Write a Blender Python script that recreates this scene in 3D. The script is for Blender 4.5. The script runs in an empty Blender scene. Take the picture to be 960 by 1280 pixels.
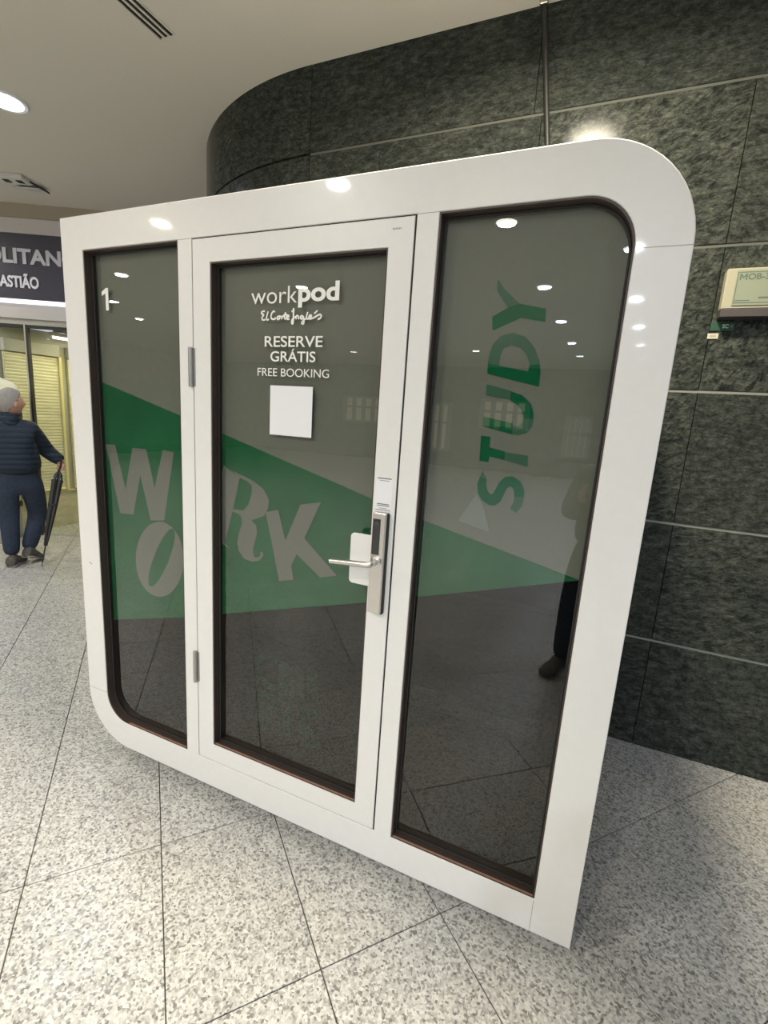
import bpy, bmesh, math, random
from mathutils import Vector, Matrix
random.seed(7)
R = math.radians
SC = bpy.context.scene
COL = SC.collection
UP = 0.05                       # everything below is modelled with the pod's underside at z = 0; the floor is at -0.05

# ------------------------------------------------------------------ camera, world, exposure
cam_data = bpy.data.cameras.new('camera'); cam = bpy.data.objects.new('camera', cam_data); COL.objects.link(cam)
cam.location = (1.96859, -1.31688, 1.54249 + UP)
cam.rotation_euler = (R(78.6179), R(-3.66936), R(23.53475))
cam_data.sensor_fit = 'HORIZONTAL'; cam_data.sensor_width = 36.0; cam_data.lens = 594.489 / 960 * 36
cam_data.clip_start = 0.02; cam_data.clip_end = 200
SC.camera = cam
world = bpy.data.worlds.new('world'); SC.world = world; world.use_nodes = True
WB = world.node_tree.nodes['Background']; WB.inputs[0].default_value = (0.82, 0.88, 1.0, 1); WB.inputs[1].default_value = 0.72
vs = SC.view_settings; vs.view_transform = 'Standard'; vs.look = 'None'; vs.gamma = 1.0; vs.use_curve_mapping = False; vs.exposure = -0.02
LIGHT_GAIN = 1.04
COOL = (0.80, 0.88, 1.0); WARM = (1.0, 0.90, 0.70); NEUT = (1.0, 0.96, 0.88)
# ceiling lamps: x, y, colour, watts (the first two groups stand near the pod, the rest down the concourse)
LAMPS = [(-1.83, 0.92, COOL, 24), (1.70, 0.12, WARM, 100), (-4.6, 0.6, NEUT, 40),
         (-0.22, -2.47, NEUT, 46), (0.96, -3.51, WARM, 46), (2.09, -4.46, COOL, 60), (-2.5, -2.75, WARM, 46),
         (5.6, -3.4, COOL, 85), (-4.9, -4.1, NEUT, 46), (1.10, -5.75, COOL, 46), (-2.4, -5.2, NEUT, 46), (-6.9, -5.5, NEUT, 46),
         (2.26, -6.6, COOL, 46), (1.18, -8.0, COOL, 46), (2.45, -8.6, COOL, 46), (-3.8, -7.2, NEUT, 46), (-8.0, -7.0, NEUT, 46),
         (1.27, -10.3, COOL, 46), (2.64, -10.6, COOL, 46), (-1.16, -11.6, WARM, 46), (-5.0, -12.0, NEUT, 46), (1.38, -12.4, COOL, 46), (2.82, -12.7, COOL, 46)]

LAMP_AT = {3: "on the pod's top rail above the door", 4: 'as the large disc at the top of the right window', 5: "at the curve where the right window meets the panel seam", 6: "on the pod's top rail above the left window",
    9: 'below the large disc in the right window, second in its slanting row', 12: 'highest on the right upright of the pod below the seam', 13: 'in the right window, third of its slanting row', 14: 'second down the right upright of the pod',
    17: 'in the right window, fourth of its slanting row', 18: 'third down the right upright of the pod', 19: 'as a small dot left of the green word in the right window', 21: 'in the right window, lowest of its slanting row', 22: 'lowest of the dots on the right upright of the pod',
    10: 'in the door glass over the word pod', 11: 'in the left window beside the numeral', 16: 'in the left window, small dot below the numeral', 20: 'in the door glass right of the white lettering', 15: 'in the door glass under the word pod', 8: 'at the upper left of the left window'}

# ------------------------------------------------------------------ helpers
def link(o): COL.objects.link(o); return o
def tag(o, label=None, cat=None, group=None, kind=None):
    if label: o['label'] = label
    if cat: o['category'] = cat
    if group: o['group'] = group
    if kind: o['kind'] = kind
    return o
def thing(name, loc, label, cat, group=None, kind=None):
    o = bpy.data.objects.new(name, None); o.empty_display_size = 0.05; o.location = loc; link(o)
    return tag(o, label, cat, group, kind)
def worldloc(o):
    v = Vector((0, 0, 0))
    while o is not None: v += o.location; o = o.parent
    return v
def add(name, me, m=None, parent=None, smooth=30, origin=None):
    """links one mesh whose vertices are given in world space; origin: own local origin"""
    o = bpy.data.objects.new(name, me)
    base = worldloc(parent) if parent else Vector((0, 0, 0))
    if origin is not None:
        o.location = Vector(origin) - base; base = Vector(origin)
    me.transform(Matrix.Translation(-base))
    if m: me.materials.clear(); me.materials.append(m)
    if smooth:
        me.shade_smooth(); me.set_sharp_from_angle(angle=R(smooth))
    link(o)
    if parent: o.parent = parent
    return o
def bm_mesh(bm):
    bmesh.ops.recalc_face_normals(bm, faces=bm.faces[:])
    me = bpy.data.meshes.new('m'); bm.to_mesh(me); bm.free(); return me
def box_into(bm, c, s, rot=None, bev=0.0, seg=1):
    g = bmesh.ops.create_cube(bm, size=1.0)
    M = Matrix.Translation(Vector(c)) @ (rot.to_4x4() if rot else Matrix.Identity(4)) @ Matrix.Diagonal((s[0], s[1], s[2], 1))
    bmesh.ops.transform(bm, matrix=M, verts=g['verts'])
    if bev:
        es = {e for v in g['verts'] for e in v.link_edges}
        bmesh.ops.bevel(bm, geom=list(es), offset=bev, segments=seg, profile=0.5, affect='EDGES')
def box(c, s, rot=None, bev=0.0, seg=1):
    bm = bmesh.new(); box_into(bm, c, s, rot, bev, seg); return bm_mesh(bm)
def boxes(lst, bev=0.0, rot=None):
    bm = bmesh.new()
    for c, s in lst: box_into(bm, c, s, rot, bev)
    return bm_mesh(bm)
def frame_of(axis):
    z = Vector(axis).normalized(); x = z.orthogonal().normalized(); return x, z.cross(x), z
def lathe_into(bm, p0, axis, prof, n=24, lobes=0, amp=0.0):
    x, y, z = frame_of(axis); p0 = Vector(p0); rings = []
    for h, r in prof:
        ring = []
        for k in range(n):
            a = 2 * math.pi * k / n; rr = r * (1 + amp * math.cos(lobes * a)) if lobes else r
            ring.append(bm.verts.new(p0 + z * h + (x * math.cos(a) + y * math.sin(a)) * max(rr, 1e-5)))
        rings.append(ring)
    for a, b in zip(rings, rings[1:]):
        for k in range(n): bm.faces.new((a[k], a[(k + 1) % n], b[(k + 1) % n], b[k]))
    bm.faces.new(rings[0][::-1]); bm.faces.new(rings[-1])
def lathe(*a, **k): bm = bmesh.new(); lathe_into(bm, *a, **k); return bm_mesh(bm)
def tube_into(bm, pts, rad, n=10):
    pts = [Vector(p) for p in pts]; rings = []
    up = None
    for i, p in enumerate(pts):
        t = (pts[min(i + 1, len(pts) - 1)] - pts[max(i - 1, 0)]).normalized()
        if up is None: up = t.orthogonal().normalized()
        up = (up - t * up.dot(t)).normalized(); s = t.cross(up)
        r = rad[i] if isinstance(rad, (list, tuple)) else rad
        rings.append([bm.verts.new(p + (up * math.cos(2 * math.pi * k / n) + s * math.sin(2 * math.pi * k / n)) * r) for k in range(n)])
    for a, b in zip(rings, rings[1:]):
        for k in range(n): bm.faces.new((a[k], a[(k + 1) % n], b[(k + 1) % n], b[k]))
    bm.faces.new(rings[0][::-1]); bm.faces.new(rings[-1])
def tube(pts, rad, n=10): bm = bmesh.new(); tube_into(bm, pts, rad, n); return bm_mesh(bm)
def rrect(x0, z0, x1, z1, r=(0, 0, 0, 0), n=14):
    """rounded rectangle outline, radii for bottom-left, bottom-right, top-right, top-left"""
    out = []
    for (cx, cz, rr, a0) in ((x0, z0, r[0], 180), (x1, z0, r[1], 270), (x1, z1, r[2], 0), (x0, z1, r[3], 90)):
        if rr <= 0: out.append((cx, cz)); continue
        ox = cx + rr if cx == x0 else cx - rr; oz = cz + rr if cz == z0 else cz - rr
        for k in range(n + 1):
            a = R(a0 + 90 * k / n); out.append((ox + rr * math.cos(a), oz + rr * math.sin(a)))
    return out
def plate(outlines, y0, y1, bev=0.0):
    """solid plate in the xz-plane between y0 and y1; the first outline is the rim, the rest are holes"""
    cu = bpy.data.curves.new('c', 'CURVE'); cu.dimensions = '2D'; cu.fill_mode = 'BOTH'
    cu.extrude = (y1 - y0) / 2 - bev; cu.bevel_depth = bev; cu.offset = -bev; cu.bevel_resolution = 1
    for ol in outlines:
        sp = cu.splines.new('POLY'); sp.points.add(len(ol) - 1); sp.use_cyclic_u = True
        for p, (x, z) in zip(sp.points, ol): p.co = (x, z, 0, 1)
    o = bpy.data.objects.new('t', cu); COL.objects.link(o); bpy.context.view_layer.update()
    me = bpy.data.meshes.new_from_object(o.evaluated_get(bpy.context.evaluated_depsgraph_get()))
    bpy.data.objects.remove(o); bpy.data.curves.remove(cu)
    ym = (y0 + y1) / 2
    for v in me.vertices: x, y, z = v.co; v.co = (x, ym - z, y)
    return me
def merge(meshes):
    bm = bmesh.new()
    for m in meshes: bm.from_mesh(m); bpy.data.meshes.remove(m)
    me = bpy.data.meshes.new('m'); bm.to_mesh(me); bm.free(); return me
def text_mesh(s, weight=0.0, depth=0.001, spacing=1.0):
    cu = bpy.data.curves.new('t', 'FONT'); cu.body = s; cu.size = 1.0; cu.extrude = depth; cu.offset = weight; cu.space_character = spacing
    o = bpy.data.objects.new('t', cu); COL.objects.link(o); bpy.context.view_layer.update()
    me = bpy.data.meshes.new_from_object(o.evaluated_get(bpy.context.evaluated_depsgraph_get()))
    bpy.data.objects.remove(o); bpy.data.curves.remove(cu); return me
def text_on(s, p0, width, height, ex, ez, thick=0.001, weight=0.0, cap=None, spacing=1.0):
    """lettering fitted so that its box starts at p0; cap: string whose height counts as `height`"""
    me = text_mesh(s, weight, 0.5, spacing)
    xs = [v.co.x for v in me.vertices]; ref = me if cap is None else text_mesh(cap, weight)
    ys = [v.co.y for v in ref.vertices]
    x0, x1, y0, y1 = min(xs), max(xs), min(ys), max(ys)
    ex, ez, p0 = Vector(ex).normalized(), Vector(ez).normalized(), Vector(p0); ey = ex.cross(ez)
    for v in me.vertices:
        v.co = p0 + ex * ((v.co.x - x0) / (x1 - x0) * width) + ez * ((v.co.y - y0) / (y1 - y0) * height) - ey * (v.co.z * thick)
    return me
def skin(verts, edges, radii, sub=2, squash=None):
    """continuous body grown round a skeleton; squash = (origin, axis, factor) flattens it along an axis"""
    V = [Vector(v) for v in verts]
    if squash:
        o0, ax, f = Vector(squash[0]), Vector(squash[1]).normalized(), squash[2]
        V = [v + ax * ((v - o0).dot(ax) * (1 / f - 1)) for v in V]
    me = bpy.data.meshes.new('s'); me.from_pydata(V, edges, []); o = bpy.data.objects.new('s', me); COL.objects.link(o)
    sk = o.modifiers.new('s', 'SKIN'); sk.use_smooth_shade = True
    lay = me.skin_vertices[0].data if me.skin_vertices else None
    if lay is None:
        bpy.context.view_layer.objects.active = o
        bm = bmesh.new(); bm.from_mesh(me); L_ = bm.verts.layers.skin.verify(); bm.verts.ensure_lookup_table()
        for i, v in enumerate(bm.verts): v[L_].radius = (radii[i], radii[i]); v[L_].use_root = (i == 0)
        bm.to_mesh(me); bm.free()
    else:
        for i, d in enumerate(lay): d.radius = (radii[i], radii[i]); d.use_root = (i == 0)
    ss = o.modifiers.new('u', 'SUBSURF'); ss.levels = sub; ss.render_levels = sub
    bpy.context.view_layer.update()
    out = bpy.data.meshes.new_from_object(o.evaluated_get(bpy.context.evaluated_depsgraph_get()))
    bpy.data.objects.remove(o); bpy.data.meshes.remove(me)
    if squash:
        for v in out.vertices: v.co = v.co + ax * ((v.co - o0).dot(ax) * (f - 1))
    return out

# ------------------------------------------------------------------ materials
def mat(name, col, rough=0.5, metal=0.0, spec=0.5, coat=0.0, emit=None, estr=0.0, coat_rough=0.03):
    m = bpy.data.materials.new(name); m.use_nodes = True; p = m.node_tree.nodes['Principled BSDF']
    p.inputs['Base Color'].default_value = (*col, 1); p.inputs['Roughness'].default_value = rough; p.inputs['Metallic'].default_value = metal
    p.inputs['Specular IOR Level'].default_value = spec; p.inputs['Coat Weight'].default_value = coat; p.inputs['Coat Roughness'].default_value = coat_rough
    if emit: p.inputs['Emission Color'].default_value = (*emit, 1); p.inputs['Emission Strength'].default_value = estr
    return m
class NT:
    def __init__(s, m): s.t = m.node_tree; s.p = s.t.nodes['Principled BSDF']
    def n(s, typ, **kw):
        nd = s.t.nodes.new(typ)
        for k, v in kw.items():
            if k.startswith('i_'): nd.inputs[k[2:].replace('_', ' ')].default_value = v
            else: setattr(nd, k, v)
        return nd
    def l(s, a, b): s.t.links.new(a, b)
    def ramp(s, fac, stops, interp='LINEAR'):
        r = s.n('ShaderNodeValToRGB'); cr = r.color_ramp; cr.interpolation = interp
        while len(cr.elements) < len(stops): cr.elements.new(0.5)
        for e, (p, c) in zip(cr.elements, stops): e.position = p; e.color = (*c, 1) if len(c) == 3 else c
        s.l(fac, r.inputs[0]); return r.outputs[0]
    def coords(s, scale=(1, 1, 1), randomise=True, rot=(0, 0, 0)):
        g = s.n('ShaderNodeNewGeometry'); v = g.outputs['Position']
        if randomise:
            oi = s.n('ShaderNodeObjectInfo'); mu = s.n('ShaderNodeMath', operation='MULTIPLY'); mu.inputs[1].default_value = 37.0
            s.l(oi.outputs['Random'], mu.inputs[0]); ad = s.n('ShaderNodeVectorMath', operation='ADD'); s.l(v, ad.inputs[0]); s.l(mu.outputs[0], ad.inputs[1]); v = ad.outputs[0]
        mp = s.n('ShaderNodeMapping'); mp.inputs['Scale'].default_value = scale; mp.inputs['Rotation'].default_value = rot; s.l(v, mp.inputs['Vector']); return mp.outputs[0]
    def noise(s, vec, scale, detail=4, rough=0.6, dist=0.0):
        nd = s.n('ShaderNodeTexNoise'); nd.inputs['Scale'].default_value = scale; nd.inputs['Detail'].default_value = detail
        nd.inputs['Roughness'].default_value = rough; nd.inputs['Distortion'].default_value = dist; s.l(vec, nd.inputs['Vector']); return nd.outputs[0]
    def mix(s, fac, a, b, typ='MIX'):
        nd = s.n('ShaderNodeMix', data_type='RGBA', blend_type=typ)
        for sock, v in ((nd.inputs[0], fac), (nd.inputs[6], a), (nd.inputs[7], b)):
            if hasattr(v, 'links') or hasattr(v, 'is_linked'): s.l(v, sock)
            else: sock.default_value = v if not isinstance(v, tuple) else (*v, 1)
        return nd.outputs[2]
    def bump(s, h, strength=0.2, dist=0.01):
        b = s.n('ShaderNodeBump'); b.inputs['Strength'].default_value = strength; b.inputs['Distance'].default_value = dist
        s.l(h, b.inputs['Height']); s.l(b.outputs[0], s.p.inputs['Normal'])

M = {}
M['white'] = mat('white_laminate', (0.72, 0.712, 0.695), 0.35, coat=0.35, coat_rough=0.04)
M['seam'] = mat('seam_shadow_filler', (0.35, 0.34, 0.32), 0.7)
M['gap'] = mat('black_gap_seal', (0.012, 0.011, 0.010), 0.8)
M['jamb'] = mat('dark_brown_jamb', (0.045, 0.030, 0.024), 0.45)
M['sill'] = mat('copper_brown_sill', (0.30, 0.17, 0.12), 0.4)
M['felt'] = mat('dark_interior_felt', (0.016, 0.016, 0.016), 0.95, spec=0.1)
M['roof'] = mat('pod_shell_grey', (0.30, 0.30, 0.29), 0.45)
M['steel'] = mat('satin_steel', (0.62, 0.60, 0.57), 0.30, metal=1.0)
M['hinge'] = mat('hinge_steel', (0.42, 0.41, 0.40), 0.38, metal=1.0)
M['black_glass'] = mat('keypad_black', (0.01, 0.011, 0.013), 0.12, coat=0.5)
M['rubber'] = mat('black_rubber', (0.018, 0.018, 0.018), 0.7)
M['ring'] = mat('keypad_ring', (0.12, 0.12, 0.13), 0.3, metal=1.0)
M['film'] = mat('grey_frosted_film', (0.172, 0.170, 0.148), 0.85, spec=0.05)
M['film2'] = mat('pale_film_piece', (0.215, 0.218, 0.205), 0.85, spec=0.05)
M['green'] = mat('green_film', (0.018, 0.100, 0.044), 0.85, spec=0.05)
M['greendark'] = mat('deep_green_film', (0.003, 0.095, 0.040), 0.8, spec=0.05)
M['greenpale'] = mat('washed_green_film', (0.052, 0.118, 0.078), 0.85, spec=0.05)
M['greenfaint'] = mat('faint_green_transfer', (0.002, 0.014, 0.008), 0.9, spec=0.05)
M['cutout'] = mat('grey_letter_cutout', (0.168, 0.162, 0.150), 0.85, spec=0.05)
M['print'] = mat('white_vinyl_print', (0.80, 0.80, 0.76), 0.6)
M['paper'] = mat('white_sticker', (0.74, 0.74, 0.76), 0.55)
M['ink'] = mat('grey_ink', (0.10, 0.10, 0.11), 0.6)
M['ceiling'] = mat('ceiling_paint', (0.70, 0.665, 0.59), 0.9)
M['slot'] = mat('slot_black', (0.015, 0.012, 0.012), 0.8)
M['slotedge'] = mat('slot_edge', (0.45, 0.43, 0.38), 0.6)
M['trimwhite'] = mat('lamp_trim_white', (0.75, 0.75, 0.73), 0.4)
M['tan'] = mat('tan_fascia', (0.40, 0.345, 0.27), 0.8)
M['band'] = mat('pale_fascia_band', (0.62, 0.58, 0.57), 0.6)
M['signboard'] = mat('charcoal_signboard', (0.060, 0.058, 0.080), 0.35)
M['letters'] = mat('silver_letters', (0.58, 0.58, 0.62), 0.4)
M['lettersw'] = mat('white_letters', (0.85, 0.86, 0.92), 0.5)
M['ledstrip'] = mat('led_strip', (0.9, 0.9, 1.0), 0.5, emit=(0.88, 0.90, 1.0), estr=1.1)
M['soffit'] = mat('soffit_panel', (0.55, 0.52, 0.50), 0.5)
M['rail'] = mat('door_rail_beige', (0.42, 0.41, 0.36), 0.45)
M['mull_light'] = mat('mullion_aluminium', (0.55, 0.55, 0.50), 0.35, metal=0.6)
M['mull_dark'] = mat('mullion_dark', (0.02, 0.02, 0.018), 0.5)
M['shutter'] = mat('cream_shutter', (0.62, 0.58, 0.40), 0.38, spec=0.6)
M['brass'] = mat('brass_post', (0.80, 0.72, 0.40), 0.35, metal=0.3)
M['plinth'] = mat('cream_plinth', (0.52, 0.48, 0.33), 0.5)
M['innerdark'] = mat('inner_ceiling_grey', (0.14, 0.15, 0.13), 0.7)
M['tube'] = mat('fluorescent_tube', (1, 1, 1), 0.5, emit=(1.0, 0.97, 0.88), estr=5.0)
M['innerwall'] = mat('inner_passage_wall', (0.45, 0.43, 0.33), 0.8)
M['innerwall2'] = mat('added_side_wall', (0.16, 0.155, 0.145), 0.8)
M['lens'] = {}
for nm, c in (('cool', (0.80, 0.88, 1.0)), ('warm', (1.0, 0.93, 0.78)), ('neut', (1.0, 0.98, 0.93))):
    M['lens'][nm] = mat('lamp_lens_' + nm, (0.9, 0.9, 0.9), 0.5, emit=c, estr=14.0)
M['fitting'] = mat('ceiling_fitting_white', (0.66, 0.65, 0.62), 0.5)
M['fitdark'] = mat('fitting_dark', (0.03, 0.025, 0.025), 0.6)
M['clearpl'] = mat('translucent_flap', (0.60, 0.62, 0.60), 0.3)
M['cable'] = mat('black_conduit', (0.018, 0.019, 0.018), 0.5)
M['signbeige'] = mat('sign_case_beige', (0.36, 0.34, 0.25), 0.5)
M['signface'] = mat('sign_face_green', (0.24, 0.265, 0.195), 0.45)
M['signink'] = mat('sign_ink', (0.09, 0.13, 0.10), 0.6)
M['signbase'] = mat('sign_shade_and_trim', (0.06, 0.05, 0.052), 0.6)
M['stickg'] = mat('green_sticker', (0.012, 0.06, 0.035), 0.6)
M['stickt'] = mat('sticker_print', (0.55, 0.75, 0.50), 0.6)
M['stickw'] = mat('cream_sticker', (0.55, 0.52, 0.40), 0.6)
M['kwhite'] = mat('kiosk_white', (0.72, 0.73, 0.70), 0.35)
M['kgrey'] = mat('kiosk_grey', (0.30, 0.31, 0.30), 0.5)
M['kblack'] = mat('kiosk_black', (0.02, 0.022, 0.022), 0.35)
M['kred'] = mat('kiosk_red', (0.35, 0.03, 0.03), 0.5)
M['kscreen'] = mat('kiosk_screen', (0.8, 0.85, 0.9), 0.5, emit=(0.85, 0.92, 1.0), estr=1.2)
M['skin'] = mat('skin', (0.52, 0.30, 0.22), 0.55)
M['hair'] = mat('grey_hair', (0.27, 0.25, 0.23), 0.8)
M['jacket'] = mat('navy_quilted_jacket', (0.012, 0.021, 0.038), 0.65, spec=0.3)
M['jeans'] = mat('dark_blue_jeans', (0.016, 0.026, 0.050), 0.85)
M['shoe'] = mat('taupe_shoes', (0.075, 0.068, 0.060), 0.7)
M['sole'] = mat('pale_sole', (0.30, 0.29, 0.27), 0.7)
M['umb'] = mat('black_umbrella_cloth', (0.016, 0.017, 0.018), 0.55)
M['shopdark'] = mat('far_shop_wall', (0.10, 0.095, 0.09), 0.7)
M['shoplit'] = mat('far_shop_window', (0.8, 0.7, 0.5), 0.5, emit=(1.0, 0.86, 0.62), estr=0.45)
M['shopframe'] = mat('far_shop_frame', (0.35, 0.33, 0.30), 0.5)

def noise_vary(m, scale, lo, hi, stretch=(1, 1, 1), bump=0.0, bscale=None, rand=False):
    w = NT(m); base = tuple(w.p.inputs['Base Color'].default_value)[:3]; v = w.coords(stretch, rand)
    f = w.noise(v, scale, 5); c = w.ramp(f, [(0.3, tuple(b * lo for b in base)), (0.7, tuple(min(1, b * hi) for b in base))]); w.l(c, w.p.inputs['Base Color'])
    if bump: w.bump(w.noise(v, bscale or scale * 3, 3), bump, 0.004)
noise_vary(M['ceiling'], 260, 0.93, 1.07, bump=0.25, bscale=420)
noise_vary(M['white'], 30, 0.985, 1.015, bump=0.012, bscale=600)
noise_vary(M['film'], 40, 0.96, 1.04); noise_vary(M['green'], 6, 0.85, 1.15); noise_vary(M['felt'], 90, 0.8, 1.2)
noise_vary(M['jeans'], 45, 0.75, 1.35); noise_vary(M['hair'], 130, 0.7, 1.3, bump=0.4); noise_vary(M['shoe'], 60, 0.6, 1.5)
noise_vary(M['plinth'], 7, 0.8, 1.15, (1, 1, 3)); noise_vary(M['shutter'], 5, 0.82, 1.15, (1, 1, 6)); noise_vary(M['greenfaint'], 40, 0.5, 1.5)
def quilt():
    w = NT(M['jacket']); g = w.n('ShaderNodeNewGeometry'); sp = w.n('ShaderNodeSeparateXYZ'); w.l(g.outputs['Position'], sp.inputs[0])
    nz = w.noise(w.coords(randomise=False), 9, 2); mu = w.n('ShaderNodeMath', operation='MULTIPLY'); mu.inputs[1].default_value = 0.02; w.l(nz, mu.inputs[0])
    ad = w.n('ShaderNodeMath', operation='ADD'); w.l(sp.outputs['Z'], ad.inputs[0]); w.l(mu.outputs[0], ad.inputs[1])
    m2 = w.n('ShaderNodeMath', operation='MULTIPLY'); m2.inputs[1].default_value = math.pi / 0.048; w.l(ad.outputs[0], m2.inputs[0])
    s = w.n('ShaderNodeMath', operation='SINE'); w.l(m2.outputs[0], s.inputs[0]); a = w.n('ShaderNodeMath', operation='ABSOLUTE'); w.l(s.outputs[0], a.inputs[0])
    w.bump(a.outputs[0], 0.35, 0.012)
quilt()
def granite_floor():
    m = mat('speckled_granite_tile', (0.5, 0.5, 0.5), 0.3, spec=0.32); w = NT(m); v = w.coords()
    vo = w.n('ShaderNodeTexVoronoi'); vo.inputs['Scale'].default_value = 150; w.l(v, vo.inputs['Vector'])
    s = w.n('ShaderNodeSeparateColor'); w.l(vo.outputs['Color'], s.inputs[0])
    grain = w.ramp(s.outputs[0], [(0.0, (0.17, 0.168, 0.165)), (0.16, (0.29, 0.287, 0.28)), (0.34, (0.41, 0.408, 0.40)), (0.62, (0.50, 0.498, 0.485)), (1.0, (0.60, 0.597, 0.58))])
    n2 = w.noise(v, 55, 3, 0.7); specks = w.ramp(n2, [(0.34, (0.62, 0.62, 0.62)), (0.50, (1, 1, 1))])
    c = w.mix(0.75, grain, specks, 'MULTIPLY')
    n3 = w.noise(v, 3.5, 3); big = w.ramp(n3, [(0.25, (0.90, 0.90, 0.90)), (0.75, (1.06, 1.05, 1.03))]); c = w.mix(1.0, c, big, 'MULTIPLY')
    oi = w.n('ShaderNodeObjectInfo'); tone = w.ramp(oi.outputs['Random'], [(0, (0.95, 0.955, 0.97)), (1, (1.04, 1.03, 1.01))]); c = w.mix(1.0, c, tone, 'MULTIPLY')
    w.l(c, w.p.inputs['Base Color'])
    ro = w.ramp(w.noise(v, 30, 3), [(0.3, (0.23,) * 3), (0.7, (0.40,) * 3)]); w.l(ro, w.p.inputs['Roughness'])
    w.bump(n2, 0.03, 0.002)
    return m
M['granite'] = granite_floor()
M['grout'] = mat('dark_floor_grout', (0.10, 0.095, 0.09), 0.9)
def dark_stone():
    m = mat('dark_green_grey_stone', (0.05, 0.05, 0.04), 0.13, spec=0.05); w = NT(m)
    v = w.coords((1, 1, 2.4), rot=(0, R(14), 0)); oi = w.n('ShaderNodeObjectInfo')
    n1 = w.noise(v, 20, 10, 0.74, 0.35); n2 = w.noise(v, 75, 6, 0.75, 0.4); n3 = w.noise(w.coords((1, 1, 1)), 2.6, 3); vr = w.n('ShaderNodeVectorRotate', rotation_type='Y_AXIS'); ma = w.n('ShaderNodeMath', operation='MULTIPLY'); ma.inputs[1].default_value = 5.0; w.l(oi.outputs['Random'], ma.inputs[0])
    w.l(w.coords((1, 1, 1)), vr.inputs['Vector']); w.l(ma.outputs[0], vr.inputs['Angle']); mp = w.n('ShaderNodeMapping'); mp.inputs['Scale'].default_value = (1, 1, 2.1); w.l(vr.outputs[0], mp.inputs['Vector'])
    n4 = w.noise(mp.outputs[0], 21, 7, 0.68, 0.9)
    a = w.ramp(n1, [(0.36, (0.019, 0.022, 0.021)), (0.50, (0.042, 0.047, 0.043)), (0.66, (0.081, 0.088, 0.080))])
    b = w.ramp(n2, [(0.36, (0.58, 0.58, 0.58)), (0.62, (1.36, 1.36, 1.34))]); c = w.mix(0.9, a, b, 'MULTIPLY')
    k = w.ramp(n4, [(0.40, (0.30, 0.32, 0.34)), (0.49, (0.95, 0.95, 0.95)), (0.62, (1.40, 1.40, 1.32))])
    mr = w.n('ShaderNodeMapRange'); mr.inputs['From Min'].default_value = 0.25; mr.inputs['From Max'].default_value = 1.0; mr.inputs['To Min'].default_value = 0.30; mr.inputs['To Max'].default_value = 1.0; w.l(oi.outputs['Random'], mr.inputs[0])
    c = w.mix(mr.outputs[0], c, w.mix(1.0, c, k, 'MULTIPLY'))
    d = w.ramp(n3, [(0.25, (0.78, 0.80, 0.80)), (0.75, (1.2, 1.18, 1.13))]); c = w.mix(1.0, c, d, 'MULTIPLY')
    tone = w.ramp(oi.outputs['Random'], [(0, (0.95, 0.95, 0.95)), (1, (1.1, 1.1, 1.08))]); c = w.mix(1.0, c, tone, 'MULTIPLY')
    w.l(c, w.p.inputs['Base Color']); ro = w.ramp(n2, [(0.3, (0.10,) * 3), (0.7, (0.20,) * 3)]); w.l(ro, w.p.inputs['Roughness'])
    w.bump(n1, 0.05, 0.003); return m
M['stone'] = dark_stone()
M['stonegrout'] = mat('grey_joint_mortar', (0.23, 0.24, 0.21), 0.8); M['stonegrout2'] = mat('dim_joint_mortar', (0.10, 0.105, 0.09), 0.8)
M['stonedark'] = mat('wall_core_dark', (0.035, 0.036, 0.032), 0.9)
def glass(name, ior, tint, clear_rough=0.0):
    m = bpy.data.materials.new(name); m.use_nodes = True; t = m.node_tree; t.nodes.clear()
    o = t.nodes.new('ShaderNodeOutputMaterial'); mx = t.nodes.new('ShaderNodeMixShader'); fr = t.nodes.new('ShaderNodeFresnel'); fr.inputs[0].default_value = ior
    ge = t.nodes.new('ShaderNodeNewGeometry'); mm = t.nodes.new('ShaderNodeMath'); mm.operation = 'MULTIPLY_ADD'; mm.inputs[1].default_value = -1.0; mm.inputs[2].default_value = 1.0; m2 = t.nodes.new('ShaderNodeMath'); m2.operation = 'MULTIPLY'
    tr = t.nodes.new('ShaderNodeBsdfTransparent'); tr.inputs[0].default_value = (*tint, 1); gl = t.nodes.new('ShaderNodeBsdfGlossy'); gl.inputs['Roughness'].default_value = clear_rough
    t.links.new(ge.outputs['Backfacing'], mm.inputs[0]); t.links.new(mm.outputs[0], m2.inputs[0]); t.links.new(fr.outputs[0], m2.inputs[1]); t.links.new(m2.outputs[0], mx.inputs[0]); t.links.new(tr.outputs[0], mx.inputs[1]); t.links.new(gl.outputs[0], mx.inputs[2]); t.links.new(mx.outputs[0], o.inputs[0]); return m
M['glass'] = glass('pod_glass', 1.78, (0.93, 0.95, 0.93))
M['shopglass'] = glass('shopfront_glass', 1.35, (0.95, 0.97, 0.95))

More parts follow.
